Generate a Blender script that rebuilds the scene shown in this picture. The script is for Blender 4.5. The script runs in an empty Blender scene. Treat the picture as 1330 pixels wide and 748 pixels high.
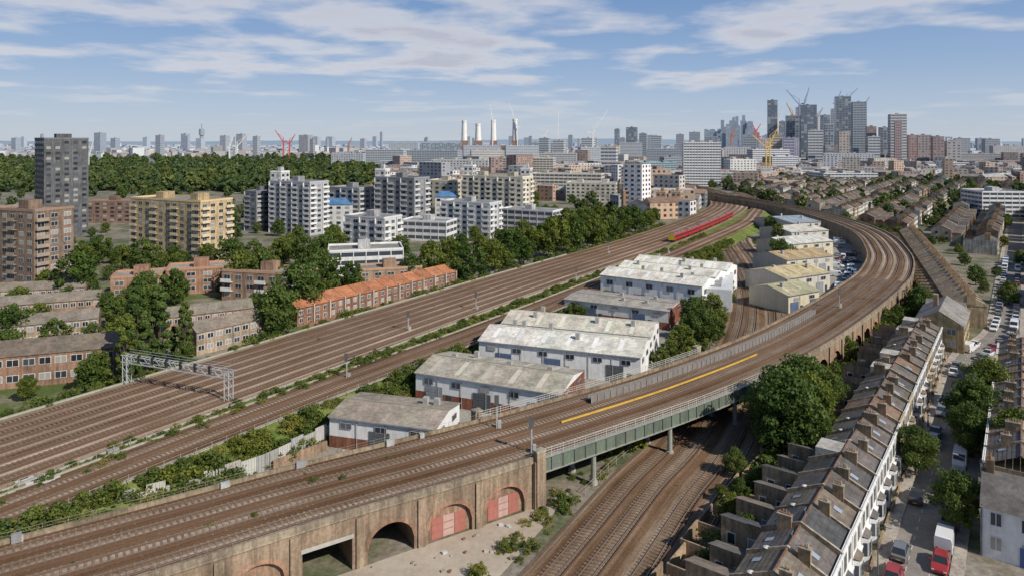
import bpy, math, random
import numpy as np
from mathutils import Vector
random.seed(7); rng=np.random.default_rng(7)
scene=bpy.context.scene
F=887.0; H=50.0; HZ=183.0
# survey helper: bearing/depression read-offs -> real plan position at height z
def G(u,v,z=0.0):
    y=F*(H-z)/(v-HZ); return ((u-665.0)*y/F, y)
def HT(v,y): return H-(v-HZ)*y/F
root=scene.collection
# ------------------------------------------------------------------ materials
def nn(nt,t,**k):
    n=nt.nodes.new(t)
    for a,b in k.items(): setattr(n,a,b)
    return n
def new_mat(name,rough=.85):
    m=bpy.data.materials.new(name); m.use_nodes=True
    nt=m.node_tree; b=nt.nodes['Principled BSDF']; b.inputs['Roughness'].default_value=rough
    return m,nt,b
def noise(nt,scale,detail=4,vec=None,rough=.6):
    n=nn(nt,'ShaderNodeTexNoise'); n.inputs['Scale'].default_value=scale; n.inputs['Detail'].default_value=detail
    n.inputs['Roughness'].default_value=rough
    if vec is not None: nt.links.new(vec,n.inputs['Vector'])
    return n.outputs['Fac']
def ramp(nt,fac,stops):
    r=nn(nt,'ShaderNodeValToRGB'); e=r.color_ramp.elements
    while len(e)<len(stops): e.new(.5)
    for i,(p,c) in enumerate(stops):
        e[i].position=p; e[i].color=(c[0],c[1],c[2],1) if hasattr(c,'__len__') else (c,c,c,1)
    nt.links.new(fac,r.inputs['Fac']); return r.outputs['Color']
def mix(nt,a,b,fac,mode='MIX'):
    m=nn(nt,'ShaderNodeMix',data_type='RGBA',blend_type=mode)
    for s,v in ((m.inputs[6],a),(m.inputs[7],b)):
        if isinstance(v,bpy.types.NodeSocket): nt.links.new(v,s)
        else: s.default_value=(v[0],v[1],v[2],1)
    if isinstance(fac,bpy.types.NodeSocket): nt.links.new(fac,m.inputs[0])
    else: m.inputs[0].default_value=fac
    return m.outputs[2]
def math_(nt,op,a,b=None,c=None):
    m=nn(nt,'ShaderNodeMath',operation=op)
    for i,v in enumerate((a,b,c)):
        if v is None: continue
        if isinstance(v,bpy.types.NodeSocket): nt.links.new(v,m.inputs[i])
        else: m.inputs[i].default_value=v
    return m.outputs[0]
def bump(nt,b,h,s=.3,d=.05):
    n=nn(nt,'ShaderNodeBump'); n.inputs['Strength'].default_value=s; n.inputs['Distance'].default_value=d
    nt.links.new(h,n.inputs['Height']); nt.links.new(n.outputs[0],b.inputs['Normal'])
def attr_mat(name,rough,s1,lo,hi,s2=.12,lo2=.85,spec=.3,streak=.85,sc=(1.6,1.6,.12)):
    m,nt,b=new_mat(name,rough)
    a=nn(nt,'ShaderNodeAttribute',attribute_name='Col')
    g=nn(nt,'ShaderNodeNewGeometry'); p=g.outputs['Position']
    c=mix(nt,a.outputs['Color'],ramp(nt,noise(nt,s1,6,p,.7),[(.3,lo),(.7,hi)]),1,'MULTIPLY')
    c=mix(nt,c,ramp(nt,noise(nt,s2,4,p),[(.35,lo2),(.6,1)]),1,'MULTIPLY')
    mp=nn(nt,'ShaderNodeMapping'); mp.inputs['Scale'].default_value=sc; nt.links.new(p,mp.inputs[0])
    c=mix(nt,c,ramp(nt,noise(nt,1,5,mp.outputs[0],.7),[(.38,streak),(.58,1)]),1,'MULTIPLY')
    nt.links.new(c,b.inputs['Base Color']); b.inputs['Specular IOR Level'].default_value=spec
    return m
M_PAINT=attr_mat('weathered_paint',.7,1.3,.86,1.04,.25,.9,streak=.86)
M_BRICK=attr_mat('brick',.9,2.6,.66,1.24,.22,.62,streak=.58)
M_ROOF=attr_mat('roof_covering',.85,1.8,.66,1.2,.3,.68,streak=.76,sc=(.8,.8,.8))
M_METAL=attr_mat('painted_metal',.5,3,.75,1.1,.4,.85)
M_GLASS,nt,b=new_mat('window_glass',.12)
a=nn(nt,'ShaderNodeAttribute',attribute_name='Col'); nt.links.new(a.outputs['Color'],b.inputs['Base Color']); b.inputs['Specular IOR Level'].default_value=.6
M_CAR,nt,b=new_mat('car_paint',.3)
a=nn(nt,'ShaderNodeAttribute',attribute_name='Col'); nt.links.new(a.outputs['Color'],b.inputs['Base Color']); b.inputs['Coat Weight'].default_value=.5
M_TYRE,nt,b=new_mat('rubber',.9); b.inputs['Base Color'].default_value=(.02,.02,.02,1)
def surf(name,stops,s1,s2=None,rough=.95,bs=.4,lo=.6,hi=1.3):
    m,nt,b=new_mat(name,rough); g=nn(nt,'ShaderNodeNewGeometry'); p=g.outputs['Position']
    n1=noise(nt,s1,8,p,.65); c=ramp(nt,n1,stops)
    n2=noise(nt,s2 or s1*9,6,p,.7)
    c=mix(nt,c,ramp(nt,n2,[(.3,lo),(.7,hi)]),1,'MULTIPLY')
    nt.links.new(c,b.inputs['Base Color']); b.inputs['Specular IOR Level'].default_value=.2
    bump(nt,b,n2,bs,.06); return m
M_ASPH=surf('asphalt',[(.3,(.17,.155,.14)),(.5,(.22,.2,.18)),(.7,(.27,.245,.22))],.25,2.2,lo=.8,hi=1.15)
M_PAVE=surf('paving',[(.3,(.28,.25,.21)),(.7,(.40,.365,.32))],.4,2)
M_DIRT=surf('dirt',[(.3,(.30,.24,.18)),(.45,(.38,.32,.255)),(.55,(.43,.37,.30)),(.7,(.49,.43,.36))],.06,1.1,lo=.84,hi=1.1,bs=.15)
M_YARD=surf('yard_concrete',[(.3,(.22,.195,.16)),(.7,(.36,.34,.30))],.15,2)
M_GRASS=surf('grass_verge',[(.28,(.06,.095,.022)),(.44,(.10,.145,.03)),(.58,(.17,.19,.055)),(.74,(.28,.23,.13))],.16,2.5,bs=1)
M_GARD=surf('garden_soil',[(.3,(.06,.09,.028)),(.45,(.10,.13,.04)),(.55,(.19,.17,.12)),(.7,(.29,.265,.22))],.09,1.5)
M_GROUND,nt,b=new_mat('ground_soil',.95); g=nn(nt,'ShaderNodeNewGeometry'); p=g.outputs['Position']
c=ramp(nt,noise(nt,.06,8,p,.75),[(.36,(.055,.08,.025)),(.46,(.11,.12,.06)),(.53,(.2,.17,.13)),(.65,(.27,.245,.21))])
c=mix(nt,c,ramp(nt,noise(nt,1.2,5,p),[(.3,.6),(.7,1.25)]),1,'MULTIPLY')
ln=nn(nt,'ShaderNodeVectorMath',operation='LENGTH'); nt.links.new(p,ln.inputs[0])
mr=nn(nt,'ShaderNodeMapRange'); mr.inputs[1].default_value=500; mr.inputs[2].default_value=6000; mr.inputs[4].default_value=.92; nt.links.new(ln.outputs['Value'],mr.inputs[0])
c=mix(nt,c,(.27,.33,.39),mr.outputs[0]); nt.links.new(c,b.inputs['Base Color'])  # distance haze painted into the ground colour, growing with range from the origin
# ballast uses UV: x = metres across, y = metres along
def ballast(name,sp,ph,dark,light):
    m,nt,b=new_mat(name,.95); uv=nn(nt,'ShaderNodeUVMap'); sx=nn(nt,'ShaderNodeSeparateXYZ'); nt.links.new(uv.outputs[0],sx.inputs[0])
    g=nn(nt,'ShaderNodeNewGeometry'); p=g.outputs['Position']
    q=math_(nt,'ADD',math_(nt,'DIVIDE',sx.outputs[0],sp),ph)
    fr=math_(nt,'FRACT',q)
    d=math_(nt,'ABSOLUTE',math_(nt,'SUBTRACT',fr,.5))
    mp=nn(nt,'ShaderNodeMapping'); mp.inputs['Scale'].default_value=(.8,.022,1); nt.links.new(uv.outputs[0],mp.inputs[0])
    ns=noise(nt,1.0,6,mp.outputs[0],.75)
    dd=math_(nt,'ADD',d,math_(nt,'MULTIPLY',math_(nt,'SUBTRACT',ns,.5),.75))
    c=ramp(nt,dd,[(.08,dark),(.27,[x*.6+y*.4 for x,y in zip(dark,light)]),(.44,light)])
    wn=nn(nt,'ShaderNodeTexWhiteNoise',noise_dimensions='1D'); nt.links.new(math_(nt,'FLOOR',q),wn.inputs['W'])
    c=mix(nt,c,ramp(nt,wn.outputs['Value'],[(0,(.74,.70,.66)),(.5,(.95,.95,.95)),(1,(1.18,1.2,1.22))]),1,'MULTIPLY')
    c=mix(nt,c,ramp(nt,ns,[(.3,(.66,.60,.54)),(.5,(.95,.92,.9)),(.7,(1.25,1.25,1.25))]),1,'MULTIPLY')
    c=mix(nt,c,ramp(nt,noise(nt,4,4,p,.8),[(.3,.55),(.7,1.4)]),1,'MULTIPLY')
    c=mix(nt,c,ramp(nt,noise(nt,.05,5,p),[(.35,(.70,.66,.62)),(.5,(.95,.95,.95)),(.65,(1.15,1.17,1.2))]),1,'MULTIPLY')
    nt.links.new(c,b.inputs['Base Color']); b.inputs['Specular IOR Level'].default_value=.1
    bump(nt,b,noise(nt,9,3,p),.8,.08); return m
M_BAL=ballast('track_ballast',3.6,0.5,(.18,.112,.067),(.37,.295,.225))
def plain(name,c,r=.7,metal=0):
    m,nt,b=new_mat(name,r); b.inputs['Base Color'].default_value=(*c,1); b.inputs['Metallic'].default_value=metal
    return m
M_RAIL=plain('rusty_rail',(.12,.068,.04),.6); M_RAILTOP=plain('worn_rail_top',(.36,.29,.235),.45,.4)
M_SLEEP=surf('sleeper_wood',[(.3,(.115,.078,.052)),(.5,(.19,.14,.10)),(.7,(.29,.235,.185))],.12,2)
def leafmat(name,haze=0):
    m,nt,b=new_mat(name,.6); a=nn(nt,'ShaderNodeAttribute',attribute_name='Col')
    oi=nn(nt,'ShaderNodeObjectInfo')
    c=mix(nt,a.outputs['Color'],ramp(nt,oi.outputs['Random'],[(0,(.75,.85,.8)),(.5,(1,1,1)),(1,(1.5,1.25,.95))]),1,'MULTIPLY')
    if haze: c=mix(nt,c,(.18,.23,.24),haze)  # pale haze tone blended into the leaf colour of far trees
    nt.links.new(c,b.inputs['Base Color']); b.inputs['Specular IOR Level'].default_value=.2
    tr=nn(nt,'ShaderNodeBsdfTranslucent'); nt.links.new(c,tr.inputs[0])
    ms=nn(nt,'ShaderNodeMixShader'); ms.inputs[0].default_value=.4
    nt.links.new(b.outputs[0],ms.inputs[1]); nt.links.new(tr.outputs[0],ms.inputs[2])
    nt.links.new(ms.outputs[0],nt.nodes['Material Output'].inputs[0]); return m
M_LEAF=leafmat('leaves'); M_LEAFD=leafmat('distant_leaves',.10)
M_BARK=plain('bark',(.10,.075,.05),.95)
# ------------------------------------------------------------------ mesh builder
class MB:
    def __init__(s): s.v=[];s.f=[];s.m=[];s.c=[];s.ml=[]
    def mi(s,m):
        if m not in s.ml: s.ml.append(m)
        return s.ml.index(m)
    def poly(s,pts,mat,col=(.5,.5,.5)):
        i=len(s.v); s.v.extend(pts); s.f.append(tuple(range(i,i+len(pts)))); s.m.append(s.mi(mat)); s.c.append(col)
    def obox(s,o,ax,w,d,z0,z1,mat,col,top=None,topmat=None,bottom=False):
        ay=(-ax[1],ax[0])
        P=[(o[0]+ax[0]*i*w+ay[0]*j*d,o[1]+ax[1]*i*w+ay[1]*j*d) for i,j in((0,0),(1,0),(1,1),(0,1))]
        for k in range(4):
            a,b=P[k],P[(k+1)%4]; s.poly([(*a,z0),(*b,z0),(*b,z1),(*a,z1)],mat,col)
        s.poly([(*p,z1) for p in P],topmat or mat,top or col)
        if bottom: s.poly([(*p,z0) for p in P[::-1]],mat,col)
        return P
    def cyl(s,c,r0,r1,z0,z1,mat,col,n=8):
        A=[(c[0]+r0*math.cos(6.2832*i/n),c[1]+r0*math.sin(6.2832*i/n),z0) for i in range(n)]
        B=[(c[0]+r1*math.cos(6.2832*i/n),c[1]+r1*math.sin(6.2832*i/n),z1) for i in range(n)]
        for i in range(n): j=(i+1)%n; s.poly([A[i],A[j],B[j],B[i]],mat,col)
        s.poly(B,mat,col)
    def beam(s,p,q,r,mat,col,r2=None,n=4):
        p=Vector(p);q=Vector(q);d=(q-p).normalized(); up=Vector((0,0,1)) if abs(d.z)<.95 else Vector((1,0,0))
        a=d.cross(up).normalized(); b=d.cross(a); r2=r if r2 is None else r2
        A=[];B=[]
        for i in range(n):
            t=6.2832*(i+.5)/n; k=a*math.cos(t)+b*math.sin(t); A.append(tuple(p+k*r)); B.append(tuple(q+k*r2))
        for i in range(n): j=(i+1)%n; s.poly([A[i],A[j],B[j],B[i]],mat,col)
        s.poly(B,mat,col); s.poly(A[::-1],mat,col)
    def mesh(s,name):
        me=bpy.data.meshes.new(name); me.from_pydata(s.v,[],s.f)
        for m in s.ml: me.materials.append(m)
        me.polygons.foreach_set('material_index',s.m)
        ca=me.color_attributes.new('Col','FLOAT_COLOR','CORNER')
        L=np.array([len(f) for f in s.f]); C=np.array([(*c[:3],1.0) for c in s.c],dtype=np.float32)
        ca.data.foreach_set('color',np.repeat(C,L,axis=0).ravel()); me.update(); return me
    def build(s,name,parent=None):
        return place(s.mesh(name),name,parent=parent)
def place(me,name,loc=(0,0,0),rot=0,sc=1,parent=None):
    o=bpy.data.objects.new(name,me); o.location=loc; o.rotation_euler=(0,0,rot)
    o.scale=sc if hasattr(sc,'__len__') else (sc,)*3
    root.objects.link(o)
    if parent: o.parent=parent
    return o
def empty(name):
    o=bpy.data.objects.new(name,None); root.objects.link(o); return o
def jit(c,a=.12):
    k=1+random.uniform(-a,a); return tuple(max(0,min(1,x*k*(1+random.uniform(-.03,.03)))) for x in c)
def haze(c,y):  # aerial haze painted into the base colour, stronger with distance y
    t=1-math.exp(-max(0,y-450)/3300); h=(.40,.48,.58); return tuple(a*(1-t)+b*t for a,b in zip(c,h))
def unit(ax):
    l=math.hypot(*ax); return (ax[0]/l,ax[1]/l)
def add(o,a,k): return (o[0]+a[0]*k,o[1]+a[1]*k)
OCC=[]
def occ(o,ax,w,d):
    ay=(-ax[1],ax[0]); n=max(1,int(w/max(d,6))) 
    for i in range(n):
        c=add(add(o,ax,w*(i+.5)/n),ay,d/2); OCC.append((c[0],c[1],max(w/n,d)*.62))
def free(x,y,m=2):
    return all((x-a)**2+(y-b_)**2>(r+m)**2 for a,b_,r in OCC)
GL=[(.03,.035,.045),(.05,.06,.075),(.02,.025,.03),(.09,.1,.11),(.3,.29,.27)]
def facade(mb,o,d,L,z0,z1,nf,nb,ww=.5,wh=.5,hz=0,frame=None,off=.05,glass=None):
    n=(d[1],-d[0]); fh=(z1-z0)/nf; bw=L/nb
    for f in range(nf):
        for b_ in range(nb):
            a0=b_*bw+bw*(1-ww)/2; a1=a0+bw*ww; zz0=z0+f*fh+fh*(1-wh)*.55; zz1=zz0+fh*wh
            g=haze(random.choice(glass or GL),hz)
            def q(a0,a1,b0,b1,of,m,c):
                p=add(add(o,d,a0),n,of); r=add(add(o,d,a1),n,of)
                mb.poly([(*p,b0),(*r,b0),(*r,b1),(*p,b1)],m,c)
            if frame is not None:
                q(a0-.1,a1+.1,zz0-.1,zz1+.1,off,M_PAINT,frame); q(a0,a1,zz0,zz1,off+.03,M_GLASS,g)
                if bw*ww>1.0: 
                    am=(a0+a1)/2; q(am-.04,am+.04,zz0,zz1,off+.05,M_PAINT,frame)
            else: q(a0,a1,zz0,zz1,off,M_GLASS,g)
def faces4(o,ax,w,d):
    ay=(-ax[1],ax[0]); p1=add(o,ax,w); p2=add(p1,ay,d); p3=add(o,ay,d)
    return [(o,ax,w),(p1,ay,d),(p2,(-ax[0],-ax[1]),w),(p3,(-ay[0],-ay[1]),d)]
def gable(mb,o,ax,w,d,z0,zr,roofc,wallc,oh=.35,wallm=None,roofm=None):
    ay=(-ax[1],ax[0]); P=lambda a,b,z:(o[0]+ax[0]*a+ay[0]*b,o[1]+ax[1]*a+ay[1]*b,z)
    dz=(zr-z0)/(d/2)*oh; rm=roofm or M_ROOF
    mb.poly([P(-.1,-oh,z0-dz),P(w+.1,-oh,z0-dz),P(w+.1,d/2,zr),P(-.1,d/2,zr)],rm,roofc)
    mb.poly([P(w+.1,d+oh,z0-dz),P(-.1,d+oh,z0-dz),P(-.1,d/2,zr),P(w+.1,d/2,zr)],rm,roofc)
    for a in (0,w): mb.poly([P(a,0,z0-.02),P(a,d,z0-.02),P(a,d/2,zr-.03)],wallm or M_BRICK,wallc)
# ------------------------------------------------------------------ ground sheet
mb=MB(); R=40000
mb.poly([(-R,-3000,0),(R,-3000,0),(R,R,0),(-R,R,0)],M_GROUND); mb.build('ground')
def patch(name,pts,z,mat):
    mb=MB(); mb.poly([(x,y,z) for x,y in pts],mat); return mb.build(name)
# ------------------------------------------------------------------ paths
def catmull(P,step):
    P=np.array(P,float); P=np.vstack([2*P[0]-P[1],P,2*P[-1]-P[-2]]); out=[]
    for i in range(1,len(P)-2):
        n=max(2,int(np.linalg.norm(P[i+1]-P[i])/step))
        for t in np.arange(n)/n:
            a,b,c,d=P[i-1],P[i],P[i+1],P[i+2]
            out.append(.5*((2*b)+(c-a)*t+(2*a-5*b+4*c-d)*t*t+(3*b-a-3*c+d)*t**3))
    out.append(P[-2]); out=np.array(out)
    s=np.r_[0,np.cumsum(np.linalg.norm(np.diff(out,axis=0),axis=1))]; S=np.arange(0,s[-1],step)
    return np.c_[np.interp(S,s,out[:,0]),np.interp(S,s,out[:,1])]
def normals(p):
    t=np.gradient(p,axis=0); t/=np.linalg.norm(t,axis=1)[:,None]; return np.c_[t[:,1],-t[:,0]]
class Path:
    def __init__(s,P,step=1.0): s.p=catmull(P,step); s.n=normals(s.p); s.step=step; s.L=(len(s.p)-1)*step
    def at(s,d,off=0):
        i=min(max(d/s.step,0),len(s.p)-1.001); k=int(i); f=i-k
        q=s.p[k]*(1-f)+s.p[k+1]*f; n=s.n[k]*(1-f)+s.n[k+1]*f; q=q+n*off; return (q[0],q[1])
    def dir(s,d):
        i=min(int(d/s.step),len(s.p)-1); n=s.n[i]; return (-n[1],n[0])
    def s_of_x(s,x,off=0):
        q=s.p+s.n*off; return int(np.argmin(np.abs(q[:,0]-x)+ (q[:,1]>350)*1000))*s.step
    def side(s,x,y):
        i=int(np.argmin(np.hypot(s.p[:,0]-x,s.p[:,1]-y))); return float((x-s.p[i,0])*s.n[i,0]+(y-s.p[i,1])*s.n[i,1])
    def dist(s,x,y): return float(np.min(np.hypot(s.p[:,0]-x,s.p[:,1]-y)))
def loft(name,path,cs,mats,s0=0,s1=None,every=1,parent=None):
    i0=int(s0/path.step); i1=len(path.p) if s1 is None else int(s1/path.step)+1
    idx=list(range(i0,i1,every)); 
    if idx[-1]!=i1-1: idx.append(i1-1)
    V=[];Fc=[];MI=[];UV=[]
    m=len(cs)
    for i in idx:
        for off,z in cs: q=path.p[i]+path.n[i]*off; V.append((q[0],q[1],z))
    ml=[]
    for k in mats:
        if k not in ml: ml.append(k)
    for a in range(len(idx)-1):
        for j in range(m-1):
            Fc.append((a*m+j,a*m+j+1,(a+1)*m+j+1,(a+1)*m+j)); MI.append(ml.index(mats[j]))
            for aa,jj in ((a,j),(a,j+1),(a+1,j+1),(a+1,j)): UV.extend((cs[jj][0],idx[aa]*path.step))
    me=bpy.data.meshes.new(name); me.from_pydata(V,[],Fc)
    for k in ml: me.materials.append(k)
    me.polygons.foreach_set('material_index',MI)
    uv=me.uv_layers.new(name='UVMap'); uv.data.foreach_set('uv',UV)
    me.update(); return place(me,name,parent=parent)
def railway(name,path,offs,z,s0=0,s1=None,sl_s1=320):
    par=empty(name)
    s1=s1 or path.L
    mb=MB(); i0=int(s0/path.step); i1=int(s1/path.step)
    for o in offs:
        for r,hw,rh in ((-.7175,.05,.17),(.7175,.05,.17),(1.25,.07,.22)):
            prev=None
            for i in range(i0,i1,2):
                a=path.p[i]+path.n[i]*(o+r-hw); b=path.p[i]+path.n[i]*(o+r+hw)
                cur=((a[0],a[1]),(b[0],b[1]))
                if prev:
                    (a0,b0),(a1,b1)=prev,cur
                    mb.poly([(*a0,z+rh),(*b0,z+rh),(*b1,z+rh),(*a1,z+rh)],M_RAILTOP if r<1 else M_RAIL)
                    mb.poly([(*a0,z),(*a0,z+rh),(*a1,z+rh),(*a1,z)],M_RAIL); mb.poly([(*b0,z),(*b0,z+rh),(*b1,z+rh),(*b1,z)],M_RAIL)
                prev=cur
    mb.build('rails',par)
    mb=MB(); s=s0
    while s<min(s1,sl_s1):
        d=path.dir(s); n=(d[1],-d[0])
        for o in offs:
            q=path.at(s,o-1.3); q=add(q,d,-.13)
            mb.obox(q,n,2.6+random.uniform(-.05,.05),.26,z-.02,z+.045,M_SLEEP,(.2,.15,.1))
        s+=.7
    mb.build('sleepers',par); return par
MAIN=Path([(-145,-3),(-110,52),(-75,107),(-40,162),(4,230),(74,335),(133,440),(165,520),(180,620),(180,760)])
REL=Path([(-136,-25),(-101,30),(-64.4,86),(-37,127),(-9,166),(22,213),(80,303),(130,385),(156,440),(188,520),(205,620)])
VIA=Path([(-131,16),(-100,36),(-70,55),(-39.5,75),(-24.5,85),(-6.5,96),(9,106.5),(30,122),(55,144),(80,171),(109,206),(127,231),(147,267),(170,325),(180,385),(181,443),(174,500),(162,545),(152,620),(150,740)])
LOW=Path([(-12,40),(11,77.7),(22,96),(36,118),(62,172),(80,222),(95,279),(111,346),(136,410),(165,462),(185,540)])
ZM=3.0; ZV=6.5
loft('railway_embankment',MAIN,[(-20,0.01),(-14,ZM),(25.5,ZM),(33,.01)],[M_GRASS]*3,every=2,s1=560)
W=12.8
loft('main_line_ballast',MAIN,[(-W-.6,ZM+.01),(-W,ZM+.2),(W,ZM+.2),(W+.6,ZM+.01)],[M_BAL]*3,every=2)
railway('main_line_tracks',MAIN,[-10.8,-7.2,-3.6,0,3.6,7.2,10.8],ZM+.21,s0=30)
loft('relief_line_ballast',REL,[(-5,ZM+.02),(-4.3,ZM+.24),(4.3,ZM+.24),(5,ZM+.02)],[M_BAL]*3,every=2)
railway('relief_line_tracks',REL,[-1.8,1.8],ZM+.25,s0=30)
loft('lower_line_ballast',LOW,[(-9.4,.01),(-8.6,.3),(9,.3),(9.8,.01)],[M_BAL]*3,every=2)
railway('lower_line_tracks',LOW,[-5.9,-2.3,2.9,6.5],.31,s0=20)
HWV=7.6
loft('viaduct_ballast',VIA,[(-HWV+.35,ZV),(HWV-.35,ZV)],[M_BAL],every=2)
railway('viaduct_tracks',VIA,[-5.4,-1.8,1.8,5.4],ZV+.01,s0=20)
# ------------------------------------------------------------------ viaduct
BR=(.34,.25,.175); BR2=(.38,.285,.2)
via=empty('brick_railway_viaduct')
sA=VIA.s_of_x(-14.3,HWV); sB0=VIA.s_of_x(4,HWV); sB1=VIA.s_of_x(49,HWV)
def wallstrip(mb,path,off,s0,s1,z0,z1,th,col,mat=M_BRICK,step=2,sg=1):
    s=s0
    while s<s1-.01:
        e=min(s+step,s1); a=path.at(s,off);b=path.at(e,off);c=path.at(e,off-sg*th);d=path.at(s,off-sg*th)
        mb.poly([(*a,z0),(*b,z0),(*b,z1),(*a,z1)],mat,col)
        mb.poly([(*a,z1),(*b,z1),(*c,z1),(*d,z1)],mat,col)
        mb.poly([(*d,z0),(*c,z0),(*c,z1),(*d,z1)],mat,col); s=e
def arches(name,s0,s1,sref,pitch,kinds,depth=6,hw=3.0):
    mb=MB(); k0=math.ceil((s0+3.4-sref)/pitch); k1=math.floor((s1-3.4-sref)/pitch); last=s0
    for k in range(k0,k1+1):
        sc=sref+k*pitch; kind=kinds.get(k,'brick' if k%2 else 'open')
        wallstrip(mb,VIA,HWV,last,sc-hw,0,ZV,.3,jit(BR,.08))
        wallstrip(mb,VIA,HWV+.25,(last+sc-hw)/2-.5,(last+sc-hw)/2+.5,0,ZV-.6,.25,jit(BR2,.08),step=1)
        last=sc+hw; ns=16; xs=np.linspace(-hw,hw,ns+1)
        sq=(kind=='square')
        zf=lambda x:(3.7 if sq else 1.5+2.6*math.sqrt(max(0,1-(x/hw)**2)))
        for i in range(ns):
            a=VIA.at(sc+xs[i],HWV);b=VIA.at(sc+xs[i+1],HWV); za,zb=zf(xs[i]),zf(xs[i+1])
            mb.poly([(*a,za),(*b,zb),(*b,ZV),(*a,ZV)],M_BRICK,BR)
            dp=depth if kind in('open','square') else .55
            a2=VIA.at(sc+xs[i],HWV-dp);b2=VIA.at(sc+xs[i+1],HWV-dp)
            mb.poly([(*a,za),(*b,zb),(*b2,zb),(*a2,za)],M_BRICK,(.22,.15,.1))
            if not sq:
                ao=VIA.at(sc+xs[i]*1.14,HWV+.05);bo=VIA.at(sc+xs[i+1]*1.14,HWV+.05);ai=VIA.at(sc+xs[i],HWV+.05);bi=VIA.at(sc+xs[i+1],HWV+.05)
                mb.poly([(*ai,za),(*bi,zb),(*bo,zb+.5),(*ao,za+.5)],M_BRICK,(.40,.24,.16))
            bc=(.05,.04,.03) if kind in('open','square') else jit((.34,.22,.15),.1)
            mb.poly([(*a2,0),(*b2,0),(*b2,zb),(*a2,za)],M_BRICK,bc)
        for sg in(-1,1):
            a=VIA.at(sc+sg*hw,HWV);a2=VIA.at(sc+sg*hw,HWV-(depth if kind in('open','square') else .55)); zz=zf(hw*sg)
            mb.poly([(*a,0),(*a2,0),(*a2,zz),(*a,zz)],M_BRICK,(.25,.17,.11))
        if sq:
            a=VIA.at(sc-hw-.2,HWV+.06);b=VIA.at(sc+hw+.2,HWV+.06); mb.poly([(*a,3.7),(*b,3.7),(*b,4.2),(*a,4.2)],M_PAINT,(.42,.4,.36))
        if kind=='doors':
            for x0,x1,c in((-2.4,-.9,(.40,.15,.12)),(-.8,.7,(.50,.33,.29)),(.8,2.3,(.38,.14,.11))):
                a=VIA.at(sc+x0,HWV-.5);b=VIA.at(sc+x1,HWV-.5)
                mb.poly([(*a,.05),(*b,.05),(*b,2.7),(*a,2.7)],M_PAINT,c)
                for zz in(.9,1.8):
                    a=VIA.at(sc+x0+.1,HWV-.46);b=VIA.at(sc+x1-.1,HWV-.46)
                    mb.poly([(*a,zz),(*b,zz),(*b,zz+.1),(*a,zz+.1)],M_PAINT,(.3,.16,.13))
    wallstrip(mb,VIA,HWV,last,s1,0,ZV,.3,BR)
    wallstrip(mb,VIA,HWV+.2,s0,s1,ZV-.35,ZV-.1,.2,(.36,.30,.22),M_BRICK)
    wallstrip(mb,VIA,HWV+.1,s0,s1,ZV-.1,ZV+.5,.4,(.33,.27,.2),M_BRICK)
    return mb.build(name,via)
arches('arcade_near',0,sB0,sA,7.9,{0:'open',1:'doors',2:'doors',-1:'square',-2:'brick',-3:'open'})
arches('arcade_far',sB1,VIA.L-5,sB1+6,8.0,{})
mb=MB(); wallstrip(mb,VIA,-HWV,0,VIA.L-5,0,ZV+.5,.35,(.33,.26,.18),sg=-1,step=3); mb.build('inner_parapet',via)
mb=MB(); s=10
while s<sB0:
    for off in (HWV-.1,-HWV+.1):
        p=VIA.at(s,off); q=VIA.at(min(s+2.4,sB0),off)
        mb.beam((*p,ZV+.45),(*p,ZV+1.2),.03,M_METAL,(.3,.26,.22)); mb.beam((*p,ZV+1.15),(*q,ZV+1.15),.02,M_METAL,(.33,.28,.23)); mb.beam((*p,ZV+.8),(*q,ZV+.8),.015,M_METAL,(.33,.28,.23))
    s+=2.4
for s in (sB0,sB1):
    d=VIA.dir(s); a=VIA.at(s,HWV+.6); ax=(-d[1],d[0]); a=add(a,d,-.9); mb.obox(add(a,d,1.8),ax,2*HWV+1.2,1.8,0,ZV-.05,M_BRICK,BR2)
    for of in(HWV+.8,-HWV-.8):
        p=VIA.at(s,of); mb.obox(add(p,d,-.7),d,1.4,1.0,0,ZV+1.2,M_BRICK,BR2); mb.obox(add(add(p,d,-.8),(-d[1],d[0]),-.1),d,1.6,1.2,ZV+1.2,ZV+1.4,M_BRICK,(.42,.38,.3))
mb.build('abutments_and_railing',via)
GRN=(.15,.18,.145); br=empty('steel_railway_bridge'); mb=MB()
s=sB0
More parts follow.
